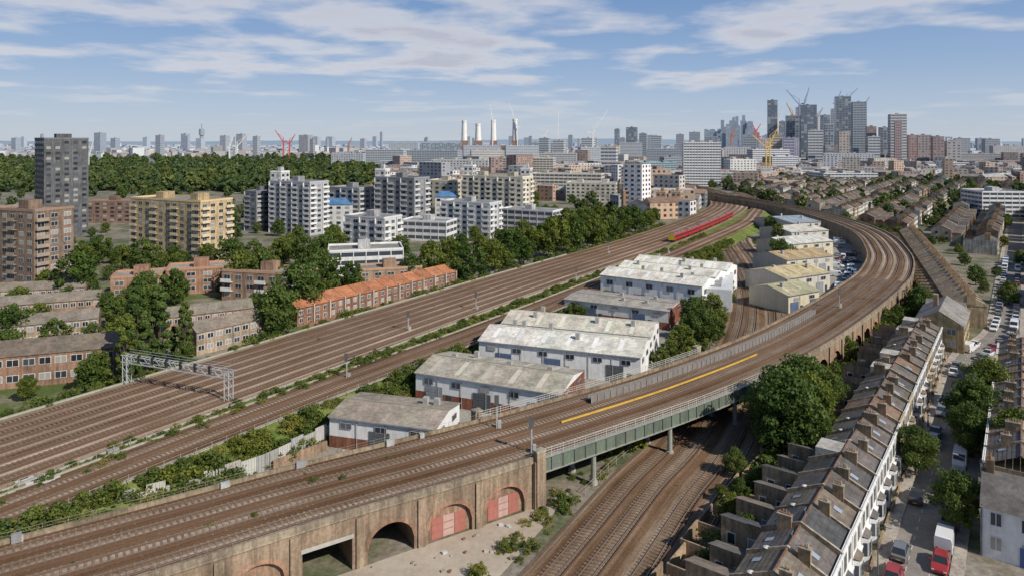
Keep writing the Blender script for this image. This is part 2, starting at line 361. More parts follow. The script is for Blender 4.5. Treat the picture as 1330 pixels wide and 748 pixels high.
while s<sB1-.1:
    e=min(s+2,sB1)
    for of,sg in((HWV+.35,1),(-HWV-.35,-1)):
        a=VIA.at(s,of);b=VIA.at(e,of);a2=VIA.at(s,of-sg*.3);b2=VIA.at(e,of-sg*.3); gc=jit(GRN,.12)
        mb.poly([(*a,4.7),(*b,4.7),(*b,ZV+.2),(*a,ZV+.2)],M_METAL,gc)
        mb.poly([(*a2,4.7),(*b2,4.7),(*b2,ZV+.2),(*a2,ZV+.2)],M_METAL,GRN)
        for z in (4.7,ZV+.2):
            o1=VIA.at(s,of+sg*.25);o2=VIA.at(e,of+sg*.25);i1=VIA.at(s,of-sg*.5);i2=VIA.at(e,of-sg*.5)
            mb.poly([(*o1,z+.002),(*o2,z+.002),(*i2,z+.002),(*i1,z+.002)],M_METAL,(.36,.36,.31)); mb.poly([(*o1,z-.1),(*o2,z-.1),(*o2,z+.002),(*o1,z+.002)],M_METAL,(.3,.31,.27))
        mb.beam((*VIA.at(s,of+sg*.12),4.7),(*VIA.at(s,of+sg*.12),ZV+.1),.09,M_METAL,(.2,.23,.19))
        hz_=ZV+1.35; wc=(.62,.60,.54)
        mb.beam((*VIA.at(s,of),ZV+.2),(*VIA.at(s,of),hz_),.05,M_METAL,wc)
        for zz in (hz_,ZV+1.0,ZV+.65): mb.beam((*VIA.at(s,of),zz),(*VIA.at(e,of),zz),.035,M_METAL,wc)
        for k in(.25,.5,.75): 
            hh=s+(e-s)*k; mb.beam((*VIA.at(hh,of),ZV+.2),(*VIA.at(hh,of),hz_),.018,M_METAL,wc)
    a=VIA.at(s,-HWV);b=VIA.at(e,-HWV);c=VIA.at(e,HWV);d=VIA.at(s,HWV)
    mb.poly([(*a,5.3),(*b,5.3),(*c,5.3),(*d,5.3)],M_METAL,(.1,.1,.09))
    s=e
mb.build('girders',br); mb=MB()
for f in (.18,.47,.78):
    s=sB0+(sB1-sB0)*f
    for of in(HWV-.3,2.5,-2.5,-HWV+.3):
        p=VIA.at(s,of); mb.cyl(p,.42,.36,0,4.6,M_METAL,(.33,.34,.3),10); mb.cyl(p,.6,.6,0,.6,M_PAINT,(.4,.38,.34),10)
    mb.beam((*VIA.at(s,HWV),4.75),(*VIA.at(s,-HWV),4.75),.35,M_METAL,GRN)
mb.build('columns',br)
mb=MB(); s0=VIA.s_of_x(13,-3.6); s1=VIA.s_of_x(76,-3.6)
for of in(-4.0,-3.15): wallstrip(mb,VIA,of,s0,s1,ZV+.02,ZV+1.2,.08,(.24,.22,.205),M_METAL)
s=s0
while s<s1:
    mb.beam((*VIA.at(s,-3.05),ZV),(*VIA.at(s,-3.05),ZV+1.25),.07,M_METAL,(.42,.40,.37)); s+=1.5
s=s0
while s<s1-2:
    mb.poly([(*VIA.at(s,-3.95),ZV+.6),(*VIA.at(s,-3.2),ZV+.6),(*VIA.at(s+2,-3.2),ZV+.6),(*VIA.at(s+2,-3.95),ZV+.6)],M_METAL,(.3,.28,.26)); s+=2
mb.build('centre_walkway_girder')
mb=MB(); wallstrip(mb,VIA,.12,VIA.s_of_x(8,0),VIA.s_of_x(50,0),ZV+.01,ZV+.26,.2,(.66,.42,.08),M_METAL); mb.build('yellow_cable_trough')
mb=MB()
wallstrip(mb,MAIN,W+1.2,40,330,ZM,ZM+.3,.4,(.42,.40,.35),M_PAINT); wallstrip(mb,MAIN,-W-.9,40,330,ZM,ZM+.3,.4,(.4,.37,.31),M_PAINT)
wallstrip(mb,REL,5.0,40,330,ZM,ZM+.25,.35,(.4,.37,.31),M_PAINT); wallstrip(mb,REL,-5.0,40,330,ZM,ZM+.25,.35,(.4,.37,.31),M_PAINT)
mb.build('concrete_cable_trough')
# ------------------------------------------------------------------ vegetation templates
def tree_mesh(name,seed,h,cr,nleaf,ls,base=.25,shape='round',leafm=M_LEAF,ncl=22,cols=((.05,.09,.02),(.145,.195,.045))):
    r=np.random.default_rng(seed); mb=MB()
    if h>3:
        mb.beam((0,0,-.2),(r.normal(0,.15),r.normal(0,.15),h*.45),.028*h,M_BARK,(.1,.08,.05),.015*h,7)
        mb.beam((0,0,h*.42),(.2,.1,h*.85),.015*h,M_BARK,(.1,.08,.05),.004*h,6)
    C=[]
    for i in range(ncl):
        t=(i+.5)/ncl; z=base+(1-base)*(.08+.84*t)
        if shape=='poplar': rad=cr*(math.sin(math.pi*min(1,.12+.85*t))**.6)*.75
        else: rad=cr*math.sqrt(max(.05,1-((t-.42)/.62)**2))
        a=i*2.399+r.uniform(-.4,.4); k=rad*r.uniform(.35,.95) if i<ncl-2 else rad*.2
        c=np.array([k*math.cos(a),k*math.sin(a),z*h]); rr=cr*r.uniform(.2,.42)*(1 if shape!='poplar' else .8)
        C.append((c,rr,r.uniform(0,1)))
        if h>3 and i%2==0: mb.beam((0,0,h*(base*.8+.3*t)),tuple(c),.008*h,M_BARK,(.1,.08,.05),.003*h,4)
    V=mb.v;Fc=mb.f;MI=mb.m;CC=mb.c; mi=mb.mi(leafm)
    per=nleaf//ncl
    for c,rr,br_ in C:
        d=r.normal(size=(per,3)); d/=np.linalg.norm(d,axis=1)[:,None]; rad=rr*r.uniform(.2,1.15,per)**.5
        d[:,2]*=.8; pos=c+d*rad[:,None]
        nrm=d+r.normal(0,.6,(per,3)); nrm/=np.linalg.norm(nrm,axis=1)[:,None]
        t1=np.cross(nrm,r.normal(size=(per,3))); t1/=np.linalg.norm(t1,axis=1)[:,None]; t2=np.cross(nrm,t1)
        sz=ls*r.uniform(.6,1.3,per)[:,None]
        q=np.stack([pos-t1*sz,pos-t2*sz*.7,pos+t1*sz,pos+t2*sz*.7],1).reshape(-1,3)
        i0=len(V); V.extend(map(tuple,q.tolist())); Fc.extend([(i0+4*k,i0+4*k+1,i0+4*k+2,i0+4*k+3) for k in range(per)])
        MI.extend([mi]*per)
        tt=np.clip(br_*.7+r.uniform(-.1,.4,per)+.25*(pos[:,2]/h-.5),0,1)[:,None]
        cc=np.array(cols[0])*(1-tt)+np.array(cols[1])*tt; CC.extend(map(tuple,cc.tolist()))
    return mb.mesh(name)
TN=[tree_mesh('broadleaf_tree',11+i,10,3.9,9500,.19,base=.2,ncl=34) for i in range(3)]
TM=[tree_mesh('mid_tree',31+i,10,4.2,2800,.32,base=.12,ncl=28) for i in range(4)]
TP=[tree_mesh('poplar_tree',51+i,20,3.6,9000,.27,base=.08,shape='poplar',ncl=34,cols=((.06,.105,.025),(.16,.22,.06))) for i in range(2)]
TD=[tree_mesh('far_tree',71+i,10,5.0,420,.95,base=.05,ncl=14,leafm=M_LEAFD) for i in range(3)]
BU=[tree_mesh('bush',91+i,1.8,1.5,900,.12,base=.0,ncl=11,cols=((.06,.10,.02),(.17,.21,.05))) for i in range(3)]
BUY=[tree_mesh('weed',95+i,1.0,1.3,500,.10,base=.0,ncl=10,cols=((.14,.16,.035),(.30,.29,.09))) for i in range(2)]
def tree(u,vb,vt,name='broadleaf_tree',tm=None,zb=0,k=1.0):
    x,y=G(u,vb,zb); h=max(2.5,HT(vt,y)-zb); tm=tm or (TN if y<150 else TM)
    me=random.choice(tm); hh=20 if tm is TP else 10
    s=h/hh; place(me,name,(x,y,zb-.05),random.uniform(0,6.28),(s*k*random.uniform(.9,1.1),s*k*random.uniform(.9,1.1),s))
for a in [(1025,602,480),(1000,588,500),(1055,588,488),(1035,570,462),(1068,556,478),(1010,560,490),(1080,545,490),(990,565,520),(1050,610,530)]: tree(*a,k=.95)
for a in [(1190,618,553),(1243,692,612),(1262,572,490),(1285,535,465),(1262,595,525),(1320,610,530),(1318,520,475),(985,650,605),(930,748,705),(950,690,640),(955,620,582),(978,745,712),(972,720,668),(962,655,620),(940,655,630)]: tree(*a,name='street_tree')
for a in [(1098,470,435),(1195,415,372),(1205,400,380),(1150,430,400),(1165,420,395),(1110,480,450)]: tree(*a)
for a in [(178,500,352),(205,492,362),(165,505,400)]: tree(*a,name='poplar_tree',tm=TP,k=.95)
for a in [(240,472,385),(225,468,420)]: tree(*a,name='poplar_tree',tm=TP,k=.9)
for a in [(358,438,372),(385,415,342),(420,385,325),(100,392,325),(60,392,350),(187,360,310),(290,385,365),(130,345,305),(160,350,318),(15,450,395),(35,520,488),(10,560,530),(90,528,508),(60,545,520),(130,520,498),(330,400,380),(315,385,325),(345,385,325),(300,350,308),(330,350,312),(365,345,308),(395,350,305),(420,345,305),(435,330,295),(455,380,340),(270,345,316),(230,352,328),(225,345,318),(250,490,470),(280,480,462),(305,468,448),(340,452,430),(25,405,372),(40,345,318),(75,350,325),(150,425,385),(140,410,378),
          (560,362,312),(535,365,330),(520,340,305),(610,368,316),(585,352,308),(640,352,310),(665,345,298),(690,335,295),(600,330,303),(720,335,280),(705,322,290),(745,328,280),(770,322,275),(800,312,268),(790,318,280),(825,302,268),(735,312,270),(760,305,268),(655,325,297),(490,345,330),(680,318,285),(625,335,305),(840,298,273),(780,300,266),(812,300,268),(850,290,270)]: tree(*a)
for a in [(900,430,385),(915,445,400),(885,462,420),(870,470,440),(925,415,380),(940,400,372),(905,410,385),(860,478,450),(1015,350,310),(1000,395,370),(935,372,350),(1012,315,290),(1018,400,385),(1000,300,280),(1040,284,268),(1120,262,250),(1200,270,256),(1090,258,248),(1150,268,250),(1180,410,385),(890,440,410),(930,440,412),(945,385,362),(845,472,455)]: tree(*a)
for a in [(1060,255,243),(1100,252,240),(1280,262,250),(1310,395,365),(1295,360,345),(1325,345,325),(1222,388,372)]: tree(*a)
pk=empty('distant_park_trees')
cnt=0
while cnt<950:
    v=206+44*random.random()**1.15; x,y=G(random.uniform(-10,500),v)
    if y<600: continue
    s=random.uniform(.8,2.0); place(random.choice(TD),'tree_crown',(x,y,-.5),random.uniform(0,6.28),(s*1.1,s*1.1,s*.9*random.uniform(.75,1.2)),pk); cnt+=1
sh=empty('trackside_shrubs')
def shrubs(path,o0,o1,s0,s1,n,zf,smin=.5,smax=1.3,weeds=.35):
    for i in range(n):
        s=random.uniform(s0,s1); of=random.uniform(o0,o1); x,y=path.at(s,of); k=smin+(smax-smin)*random.random()**1.8
        me=random.choice(BUY) if random.random()<weeds else random.choice(BU)
        place(me,'shrub',(x,y,zf(of)-.1),random.uniform(0,6.28),(k*1.2,k*1.2,k),sh)
shrubs(MAIN,14.3,18.2,50,420,760,lambda o:ZM,.18,.75,.5)
shrubs(REL,-7.6,-5.4,50,330,420,lambda o:ZM,.2,.65,.5)
shrubs(REL,5.8,13,55,260,720,lambda o:max(0,ZM-(o-5)*.42),.35,1.6,.3)
shrubs(REL,5.8,11,260,420,200,lambda o:ZM*.6,.6,1.6,.2)
shrubs(MAIN,-19,-14.5,60,450,420,lambda o:ZM-(abs(o)-14)*.5,.4,1.4,.35)
shrubs(LOW,-14,-10.2,36,105,80,lambda o:0,.25,1.0,.5)
shrubs(LOW,-16,-11,76,100,30,lambda o:0,.6,1.7,.2)
shrubs(LOW,10,14.5,30,120,250,lambda o:0,.5,2.0,.25)
shrubs(LOW,-14,-9.6,120,330,200,lambda o:0,.6,1.8,.2)
shrubs(LOW,10,13,140,330,90,lambda o:0,.4,1.2,.3)
shrubs(LOW,-1,.9,60,200,60,lambda o:.3,.1,.35,.7)
shrubs(VIA,8.5,12,VIA.s_of_x(55,8),VIA.s_of_x(150,8),170,lambda o:0,.7,2.2,.2)
shrubs(VIA,-7,7,30,140,26,lambda o:ZV,.15,.4,.5)
shrubs(MAIN,-12,12,50,300,40,lambda o:ZM+.2,.12,.35,.6)
for i in range(150):
    s=random.uniform(72,182); t=-15.4-13.5-random.uniform(0,5.5); x,y=.6*s+.8*t,.8*s-.6*t
    if LOW.dist(x,y)>10.5 and VIA.dist(x,y)>9: k=random.uniform(.4,1.3); place(random.choice(BU),'shrub',(x,y,-.1),random.uniform(0,6),k,sh)
# ------------------------------------------------------------------ ground patches
patch('dirt_yard',[(-75,30),VIA.at(VIA.s_of_x(-60,HWV),HWV),VIA.at(sA-20,HWV),VIA.at(sA,HWV),VIA.at(sB0-2,HWV),(8,97),LOW.at(50,-11.5),LOW.at(38,-11),LOW.at(10,-11)],.012,M_DIRT)
patch('industrial_yard',[(-52,86),(-36,100),(-28,122),(20,195),(50,262),(70,262),(60,200),(40,160),(14,124),(-10,104),(-42,84)],.008,M_YARD)
patch('parking_yard',[G(1015,420),G(1090,400),G(1118,360),G(1130,330),G(1110,300),G(1020,290)],.008,M_YARD)
patch('garden_ground',[(-200,90),(-95,95),(-60,160),(-20,225),(-40,260),(-260,330),(-300,200)],.006,M_GARD)
mb=MB()
FP=[G(150,672),G(190,660),G(270,640),G(345,613),G(430,572)]
for a,b in zip(FP,FP[1:]):
    L=math.hypot(b[0]-a[0],b[1]-a[1]); d=unit((b[0]-a[0],b[1]-a[1])); s=0
    while s<L-.2:
        w=min(2.4,L-s); hh=random.choice([2.4,2.8,3.2,3.2]); c=jit(random.choice([(.38,.38,.38),(.46,.45,.43),(.30,.26,.21),(.40,.38,.35)]),.15)
        mb.obox(add(a,d,s),d,w-.06,.12,0,hh,M_PAINT,c)
        for k in range(5): mb.obox(add(add(a,d,s+.25+k*.45),(d[1],-d[0]),.06),d,.12,.06,.05,hh-.05,M_PAINT,jit(c,.1))
        s+=w
mb.build('corrugated_fence')
mb=MB()
for (u0,v0,u1,v1) in [(355,612,425,585),(180,690,270,655)]:
    a=G(u0,v0);b=G(u1,v1); d=unit((b[0]-a[0],b[1]-a[1])); mb.obox(a,d,math.hypot(b[0]-a[0],b[1]-a[1]),.3,0,1.6,M_BRICK,(.36,.25,.17))
mb.build('brick_boundary_wall')
mb=MB(); s=60
while s<330:
    for pth,of,z in ((MAIN,W+2.0,ZM),(REL,5.6,ZM),(LOW,9.9,0),(LOW,-10.2,0)):
        if pth is LOW and s>170: continue
        p=pth.at(s,of);q=pth.at(s+2.5,of); mb.beam((*p,z),(*p,z+1.3),.05,M_METAL,(.42,.38,.32)); mb.beam((*p,z+1.2),(*q,z+1.2),.025,M_METAL,(.42,.38,.32)); mb.beam((*p,z+.7),(*q,z+.7),.02,M_METAL,(.42,.38,.32))
    s+=2.5
mb.build('trackside_fence')
# ------------------------------------------------------------------ signal gantry
def gantry(name,a,b,z0,z1,col=(.5,.52,.53)):
    mb=MB(); d=unit((b[0]-a[0],b[1]-a[1])); L=math.hypot(b[0]-a[0],b[1]-a[1]); n=(-d[1]*.55,d[0]*.55)
    for e in(a,b):
        for s in(1,-1):
            for t in (-.5,.5):
                p=add(add(e,n,s),d,t); mb.beam((*p,z0),(*p,z1),.09,M_METAL,col)
            for k in range(5):
                zz=z0+(z1-z0)*k/5; z2=z0+(z1-z0)*(k+1)/5; p=add(add(e,n,s),d,-.5 if k%2 else .5); q=add(add(e,n,s),d,.5 if k%2 else -.5); mb.beam((*p,zz),(*q,z2),.05,M_METAL,col)
    for s in(1,-1):
        for z in(z1-1.3,z1): mb.beam((*add(add(a,n,s),d,-1),z),(*add(add(b,n,s),d,1),z),.1,M_METAL,col)
        k=int(L/1.5)
        for i in range(k):
            p=add(add(a,n,s),d,L*i/k);q=add(add(a,n,s),d,L*(i+1)/k)
            mb.beam((*p,z1-1.3 if i%2 else z1),(*q,z1 if i%2 else z1-1.3),.055,M_METAL,col)
    for i in range(int(L/1.2)):
        p=add(add(a,n,1),d,i*1.2);q=add(add(a,n,-1),d,i*1.2); mb.beam((*p,z1),(*q,z1),.05,M_METAL,col)
    for zz in(.5,1.0): mb.beam((*add(a,n,1),z1+zz),(*add(b,n,1),z1+zz),.03,M_METAL,(.6,.6,.6))
    for i in range(1,7):
        p=add(add(a,n,-1.2),d,L*i/7.2); mb.obox(p,d,.5,.35,z1-.9,z1+.5,M_METAL,(.05,.05,.05))
    return mb.build(name)
gantry('signal_gantry',G(165,498,ZM),G(297,521,ZM),ZM,8.6)
def signal(u,v,z,h=5,name='railway_signal'):
    x,y=G(u,v,z); mb=MB(); mb.cyl((0,0),.1,.08,0,h,M_METAL,(.45,.45,.44),8); mb.obox((-.25,-.2),(1,0),.5,.3,h-1.3,h,M_METAL,(.03,.03,.03))
    mb.obox((-.35,-.28),(1,0),.7,.05,h-1.4,h+.15,M_METAL,(.12,.12,.12)); mb.obox((.2,0),(1,0),.5,.5,0,1.1,M_METAL,(.45,.45,.43))
    mb.beam((.15,.1,0),(.15,.5,h-1.4),.03,M_METAL,(.5,.5,.5)); o=mb.build(name); o.location=(x,y,z)
for a in[(450,492,ZM),(690,588,ZV),(748,368,ZM),(618,403,ZM),(645,556,ZV),(790,330,ZM),(1090,400,ZV),(530,430,ZM),(868,330,ZM)]: signal(*a)
# ------------------------------------------------------------------ warehouses
def warehouse(name,fl,fr,z,d,rise,roofc,wallc,nr=1,low=None,brick_right=None,doors=2,lights=True,alt=None):
    a=G(*fl,z);b=G(*fr,z); ax=unit((b[0]-a[0],b[1]-a[1])); w=math.hypot(b[0]-a[0],b[1]-a[1]); ay=(-ax[1],ax[0]); mb=MB()
    par=empty(name); occ(a,ax,w,d)
    mb.obox(a,ax,w,d,0,z-.02,M_PAINT,wallc)
    fs=faces4(a,ax,w,d)
    if low:
        for o,dr,L in fs[:2]: n=(dr[1],-dr[0]); mb.obox(add(o,n,.06),dr,L,.05,0,z*.38,M_BRICK,low)
    if brick_right: o,dr,L=fs[1]; n=(dr[1],-dr[0]); mb.obox(add(o,n,.08),dr,L,.05,0,z-.1,M_BRICK,brick_right)
    mb.build('walls',par); mb=MB()
    dd=d/nr
    for k in range(nr):
        o=add(a,ay,k*dd); rc=roofc if not alt or k%2==0 else alt
        P=lambda s,t,zz:(o[0]+ax[0]*s+ay[0]*t,o[1]+ax[1]*s+ay[1]*t,zz)
        ns=max(3,int(w/1.8))
        for i in range(ns):
            s0,s1=w*i/ns-(.3 if i==0 else 0),w*(i+1)/ns+(.3 if i==ns-1 else 0)
            c=jit(rc,.07)
            mb.poly([P(s0,-.3 if k==0 else 0,z),P(s1,-.3 if k==0 else 0,z),P(s1,dd/2,z+rise),P(s0,dd/2,z+rise)],M_ROOF,c)
            c=jit(rc,.07)
            mb.poly([P(s0,dd+(.3 if k==nr-1 else 0),z),P(s1,dd+(.3 if k==nr-1 else 0),z),P(s1,dd/2,z+rise),P(s0,dd/2,z+rise)],M_ROOF,c)
            if lights and i%3==1:
                q=dd/2; m0,m1=(s0+s1)/2-.5,(s0+s1)/2+.5; t0,t1=.15,.85; lc=jit(tuple(min(.8,x*1.2) for x in rc),.12)
                mb.poly([P(m0,q*t0,z+rise*t0+.05),P(m1,q*t0,z+rise*t0+.05),P(m1,q*t1,z+rise*t1+.05),P(m0,q*t1,z+rise*t1+.05)],M_PAINT,lc)
                mb.poly([P(m0,dd-q*t0,z+rise*t0+.05),P(m1,dd-q*t0,z+rise*t0+.05),P(m1,dd-q*t1,z+rise*t1+.05),P(m0,dd-q*t1,z+rise*t1+.05)],M_PAINT,lc)
        for s in(0,w): mb.poly([P(s,0,z-.03),P(s,dd,z-.03),P(s,dd/2,z+rise-.02)],M_PAINT,wallc)
        mb.beam(P(-.3,dd/2,z+rise+.05),P(w+.3,dd/2,z+rise+.05),.14,M_METAL,jit(rc,.15))
        if k: mb.beam(P(0,0,z+.1),P(w,0,z+.1),.16,M_METAL,(.2,.2,.19))
        for i in range(2 if w<25 else 4):
            q=P(random.uniform(.1,.9)*w,dd*random.choice([.3,.5,.7]),0); mb.obox(q[:2],ax,.9,.9,z+rise*.4,z+rise+.7,M_METAL,(.4,.4,.38))
    mb.beam((*add(a,ay,-.35),z-.05),(*add(add(a,ay,-.35),ax,w),z-.05),.13,M_METAL,(.3,.3,.29))
    mb.build('roof',par); mb=MB()
    for i in range(doors):
        s=w*(i+.5)/doors+random.uniform(-1,1); n=(ax[1],-ax[0]); c=random.choice([(.12,.16,.27),(.3,.32,.34),(.12,.13,.14)])
        o=add(add(a,ax,s-1.8),n,.12); mb.obox(o,ax,3.6,.1,0,3.4,M_METAL,c)
        for k in range(6): mb.obox(add(o,n,.04),ax,3.6,.04,.3+k*.5,.36+k*.5,M_METAL,jit(c,.3))
        mb.obox(add(add(o,ax,4.5),n,0),ax,1.0,.1,0,2.1,M_METAL,(.06,.07,.09)); 
    for o,dr,L in fs[:2]: facade(mb,o,dr,L,z*.55,z*.95,1,max(2,int(L/5.5)),.3,.42,frame=(.5,.5,.5),off=.16)
    for i in range(1,int(w/5)): o=add(add(a,ax,i*5),(ax[1],-ax[0]),.15); mb.beam((*o,0),(*o,z-.1),.06,M_METAL,(.4,.4,.4))
    mb.build('doors_and_windows',par); return a,ax,w
GR=(.38,.33,.265); WW=(.80,.80,.79)
warehouse('small_warehouse',(428,540),(565,557),5,11,.9,GR,WW,low=(.3,.13,.08),doors=1,lights=False)
warehouse('brick_end_warehouse',(540,483),(728,512),5.5,14,1.4,(.48,.44,.36),WW,low=(.33,.13,.08),brick_right=(.28,.11,.07),doors=3)
warehouse('white_roof_warehouse',(622,442),(832,464),5.6,29,1.7,(.78,.75,.67),WW,nr=2,doors=3,alt=(.66,.62,.52))
warehouse('flat_roof_factory',(733,388),(868,404),5,14,.5,(.42,.385,.34),(.66,.66,.64),low=(.3,.12,.08),brick_right=(.3,.11,.07),doors=2,lights=False)
warehouse('large_white_factory',(780,357),(912,372),8.0,40,1.6,(.80,.77,.66),(.82,.82,.81),nr=3,doors=4)
mb=MB(); a=G(918,372,7.2); ax=unit((.88,-.3)); mb.obox(a,ax,7,28,0,6.6,M_PAINT,(.6,.62,.63)); 
for i in range(5): mb.obox(add(add(a,(-ax[1],ax[0]),3+i*5),ax,2),ax,2,2,6.6,7.4,M_METAL,(.4,.4,.4))
mb.build('factory_annex')
for i,(fl,fr,z,d,rc) in enumerate([((1024,384),(1064,377),5.5,14,(.46,.43,.28)),((1022,362),(1078,354),6,17,(.54,.45,.27)),((1022,338),(1082,332),6,17,(.48,.36,.21)),((1024,318),(1082,313),6,18,(.66,.65,.6)),((1028,302),(1076,299),6,22,(.64,.61,.54)),((1030,290),(1066,288),6,30,(.32,.38,.44))]):
    warehouse('industrial_unit',fl,fr,z,d,1.8,rc,random.choice([(.62,.56,.42),(.55,.52,.45)]),doors=2)
# ------------------------------------------------------------------ terraced houses
SL=[(.23,.19,.155),(.175,.155,.145),(.28,.215,.16),(.135,.13,.13),(.24,.165,.12),(.30,.25,.19),(.11,.11,.115)]
def house_mesh(seed):
    random.seed(seed); mb=MB(); w=5.2; D=8.2; e=6.2; rz=8.2; brick=jit((.39,.29,.185),.18); rc=random.choice(SL); X=(1,0)
    front=random.choice([(.8,.79,.76),(.78,.77,.74),(.8,.8,.8),(.8,.8,.78),(.62,.52,.36)])
    mb.obox((0,0),X,w,D,0,e,M_BRICK,brick); 
    mb.obox((0.02,-.06),X,w-.04,.05,0,e+.45,M_PAINT,front)
    mb.obox((-.0,-.2),X,w,.3,e+.15,e+.45,M_PAINT,front)
    rc2=jit(rc,.25)
    for k in range(8):
        y0,y1=D/2*k/8,D/2*(k+1)/8; z0=e+(rz-e)*k/8; z1=e+(rz-e)*(k+1)/8
        mb.poly([(0,y0,z0+.05),(w,y0,z0+.05),(w,y1,z1+.02),(0,y1,z1+.02)],M_ROOF,jit(rc,.1))
        mb.poly([(0,D-y0,z0+.05),(w,D-y0,z0+.05),(w,D-y1,z1+.02),(0,D-y1,z1+.02)],M_ROOF,jit(rc2,.1))
    mb.beam((0,D/2,rz+.05),(w,D/2,rz+.05),.13,M_BRICK,(.3,.17,.11))
    x=-.14; t=.28; pr=[(0-.1,e),(0-.1,e+.5),(D/2,rz+.35),(D+.1,e+.45),(D+.1,e)]
    mb.poly([(x,a,z) for a,z in pr],M_BRICK,brick); mb.poly([(x+t,a,z) for a,z in pr],M_BRICK,brick)
    for (a,z),(b_,z2) in zip(pr,pr[1:]): mb.poly([(x,a,z),(x+t,a,z),(x+t,b_,z2),(x,b_,z2)],M_BRICK,(.46,.41,.33))
    yy=random.choice([1.8,2.2,5.0]); top=rz+random.uniform(.5,.95); pots=random.choice([3,4,5])
    mb.obox((-.3,yy),X,.6,.3+.3*pots,e+.4,top,M_BRICK,jit((.38,.27,.17),.12)); mb.obox((-.36,yy-.06),X,.72,.42+.3*pots,top,top+.12,M_BRICK,(.42,.36,.28))
    for k in range(pots): mb.cyl((0,yy+.3+k*.3),.11,.085,top+.12,top+.12+random.choice([.3,.45,.45]),M_BRICK,random.choice([(.48,.26,.15),(.5,.42,.3)]),6)
    mb.poly([(.5,0,0),(.9,-.75,0),(.9,-.75,3.1),(.5,0,3.1)],M_PAINT,front); mb.poly([(.9,-.75,0),(2.5,-.75,0),(2.5,-.75,3.1),(.9,-.75,3.1)],M_PAINT,front); mb.poly([(2.5,-.75,0),(2.9,0,0),(2.9,0,3.1),(2.5,-.75,3.1)],M_PAINT,front)
    mb.poly([(.4,0,3.4),(.85,-.85,3.12),(2.55,-.85,3.12),(3.0,0,3.4)],M_ROOF,rc)
    facade(mb,(.9,-.75),X,1.6,.5,3.0,1,2,.8,.62,frame=front); facade(mb,(.5,0),unit((.4,-.75)),.85,.5,3,1,1,.6,.62); facade(mb,(2.5,-.75),unit((.4,.75)),.85,.5,3,1,1,.6,.62)
    facade(mb,(0.3,-.06),X,w-.6,3.5,6.2,1,2,.5,.62,frame=front)
    mb.obox((3.5,-.12),X,1.1,.08,.25,2.5,M_PAINT,random.choice([(.05,.07,.15),(.25,.04,.04),(.04,.09,.05),(.03,.03,.03)])); mb.obox((3.3,-.5),X,1.5,.5,0,.2,M_PAVE,(.3,.3,.3))
    mb.obox((3.2,-.35),X,1.7,.3,2.65,2.85,M_PAINT,front)
    mb.obox((0,-1.25),X,3.1,.2,0,.9,M_BRICK,brick); mb.obox((4.5,-1.25),X,.7,.2,0,.9,M_BRICK,brick)
    ow=2.9; od=random.choice([4.2,4.8]); oz=random.choice([4.6,5.1,5.3])
    mb.obox((.2,D),X,ow,od,0,oz,M_BRICK,brick); rc3=jit(rc,.3)
    for k in range(4):
        x0,x1=.1+(ow+.2)*k/4,.1+(ow+.2)*(k+1)/4; mb.poly([(x0,D,oz+.05+1.1*(1-k/4)),(x1,D,oz+.05+1.1*(1-(k+1)/4)),(x1,D+od+.2,oz+.05+1.1*(1-(k+1)/4)),(x0,D+od+.2,oz+.05+1.1*(1-k/4))],M_ROOF,jit(rc3,.1))
    mb.poly([(.2,D+od,oz),(.2+ow,D+od,oz),(.2,D+od,oz+1.1)],M_BRICK,brick); mb.poly([(.2,D,oz),(.2,D+od,oz),(.2,D+od,oz+1.1),(.2,D,oz+1.1)],M_BRICK,brick)
    facade(mb,(.2+ow,D+od),(-1,0),ow,.3,oz,2,1,.4,.5,frame=(.7,.7,.7)); facade(mb,(w,D),(-1,0),w-ow-.3,.3,6,2,1,.55,.5,frame=(.7,.7,.7))
    facade(mb,(.2,D+od),(0,-1),od,.3,oz,2,2,.35,.5,frame=(.7,.7,.7)); facade(mb,(.2+ow,D),(0,1),od,.3,oz,2,2,.35,.5,frame=(.7,.7,.7))
    if random.random()<.3:
        mb.obox((.5,D/2+.2),X,3.6,3.2,e+.6,rz-.05,M_ROOF,random.choice([(.14,.145,.15),(.5,.48,.43)])); facade(mb,(4.1,D/2+3.4),(-1,0),3.6,e+.9,rz-.1,1,2,.6,.6,frame=(.7,.7,.7))
    else:
        for yy in (1.5,6.2):
            if random.random()<.6:
                x0=random.uniform(1,3); t=1-abs(yy-D/2)/(D/2); t2=1-abs(yy+.9-D/2)/(D/2)
                mb.poly([(x0,yy,e+(rz-e)*t+.12),(x0+.8,yy,e+(rz-e)*t+.12),(x0+.8,yy+.9,e+(rz-e)*t2+.12),(x0,yy+.9,e+(rz-e)*t2+.12)],M_GLASS,(.3,.34,.38))
    if random.random()<.4: mb.poly([(3.3,D,3.2),(5.1,D,3.2),(5.1,D+3,2.5),(3.3,D+3,2.5)],M_GLASS,(.25,.28,.3))
    mb.obox((0,D+od-.2),X,.2,5,0,1.8,M_BRICK,brick); mb.obox((0,D+od+4.8),X,w,.2,0,1.8,M_BRICK,brick)
    if random.random()<.5: mb.obox((3.3,D+.3),X,1.7,3,0,2.5,M_PAINT,(.5,.48,.44))
    if random.random()<.4: mb.beam((-.1,3.6,rz),(-.1,3.6,rz+2.0),.025,M_METAL,(.4,.4,.4)); mb.beam((-.5,3.6,rz+1.9),(.4,3.6,rz+1.9),.02,M_METAL,(.4,.4,.4))
    if random.random()<.4: mb.cyl((.1,yy),.35,.1,e+1.4,e+1.5,M_PAINT,(.7,.7,.7),10)
    mb.obox((w-.12,-.1),X,.1,.1,0,e,M_METAL,(.08,.08,.08))
    return mb.mesh('terraced_house')
HM=[house_mesh(300+i) for i in range(16)]
random.seed(12)
dS=(.6,.8); nS=(.8,-.6)
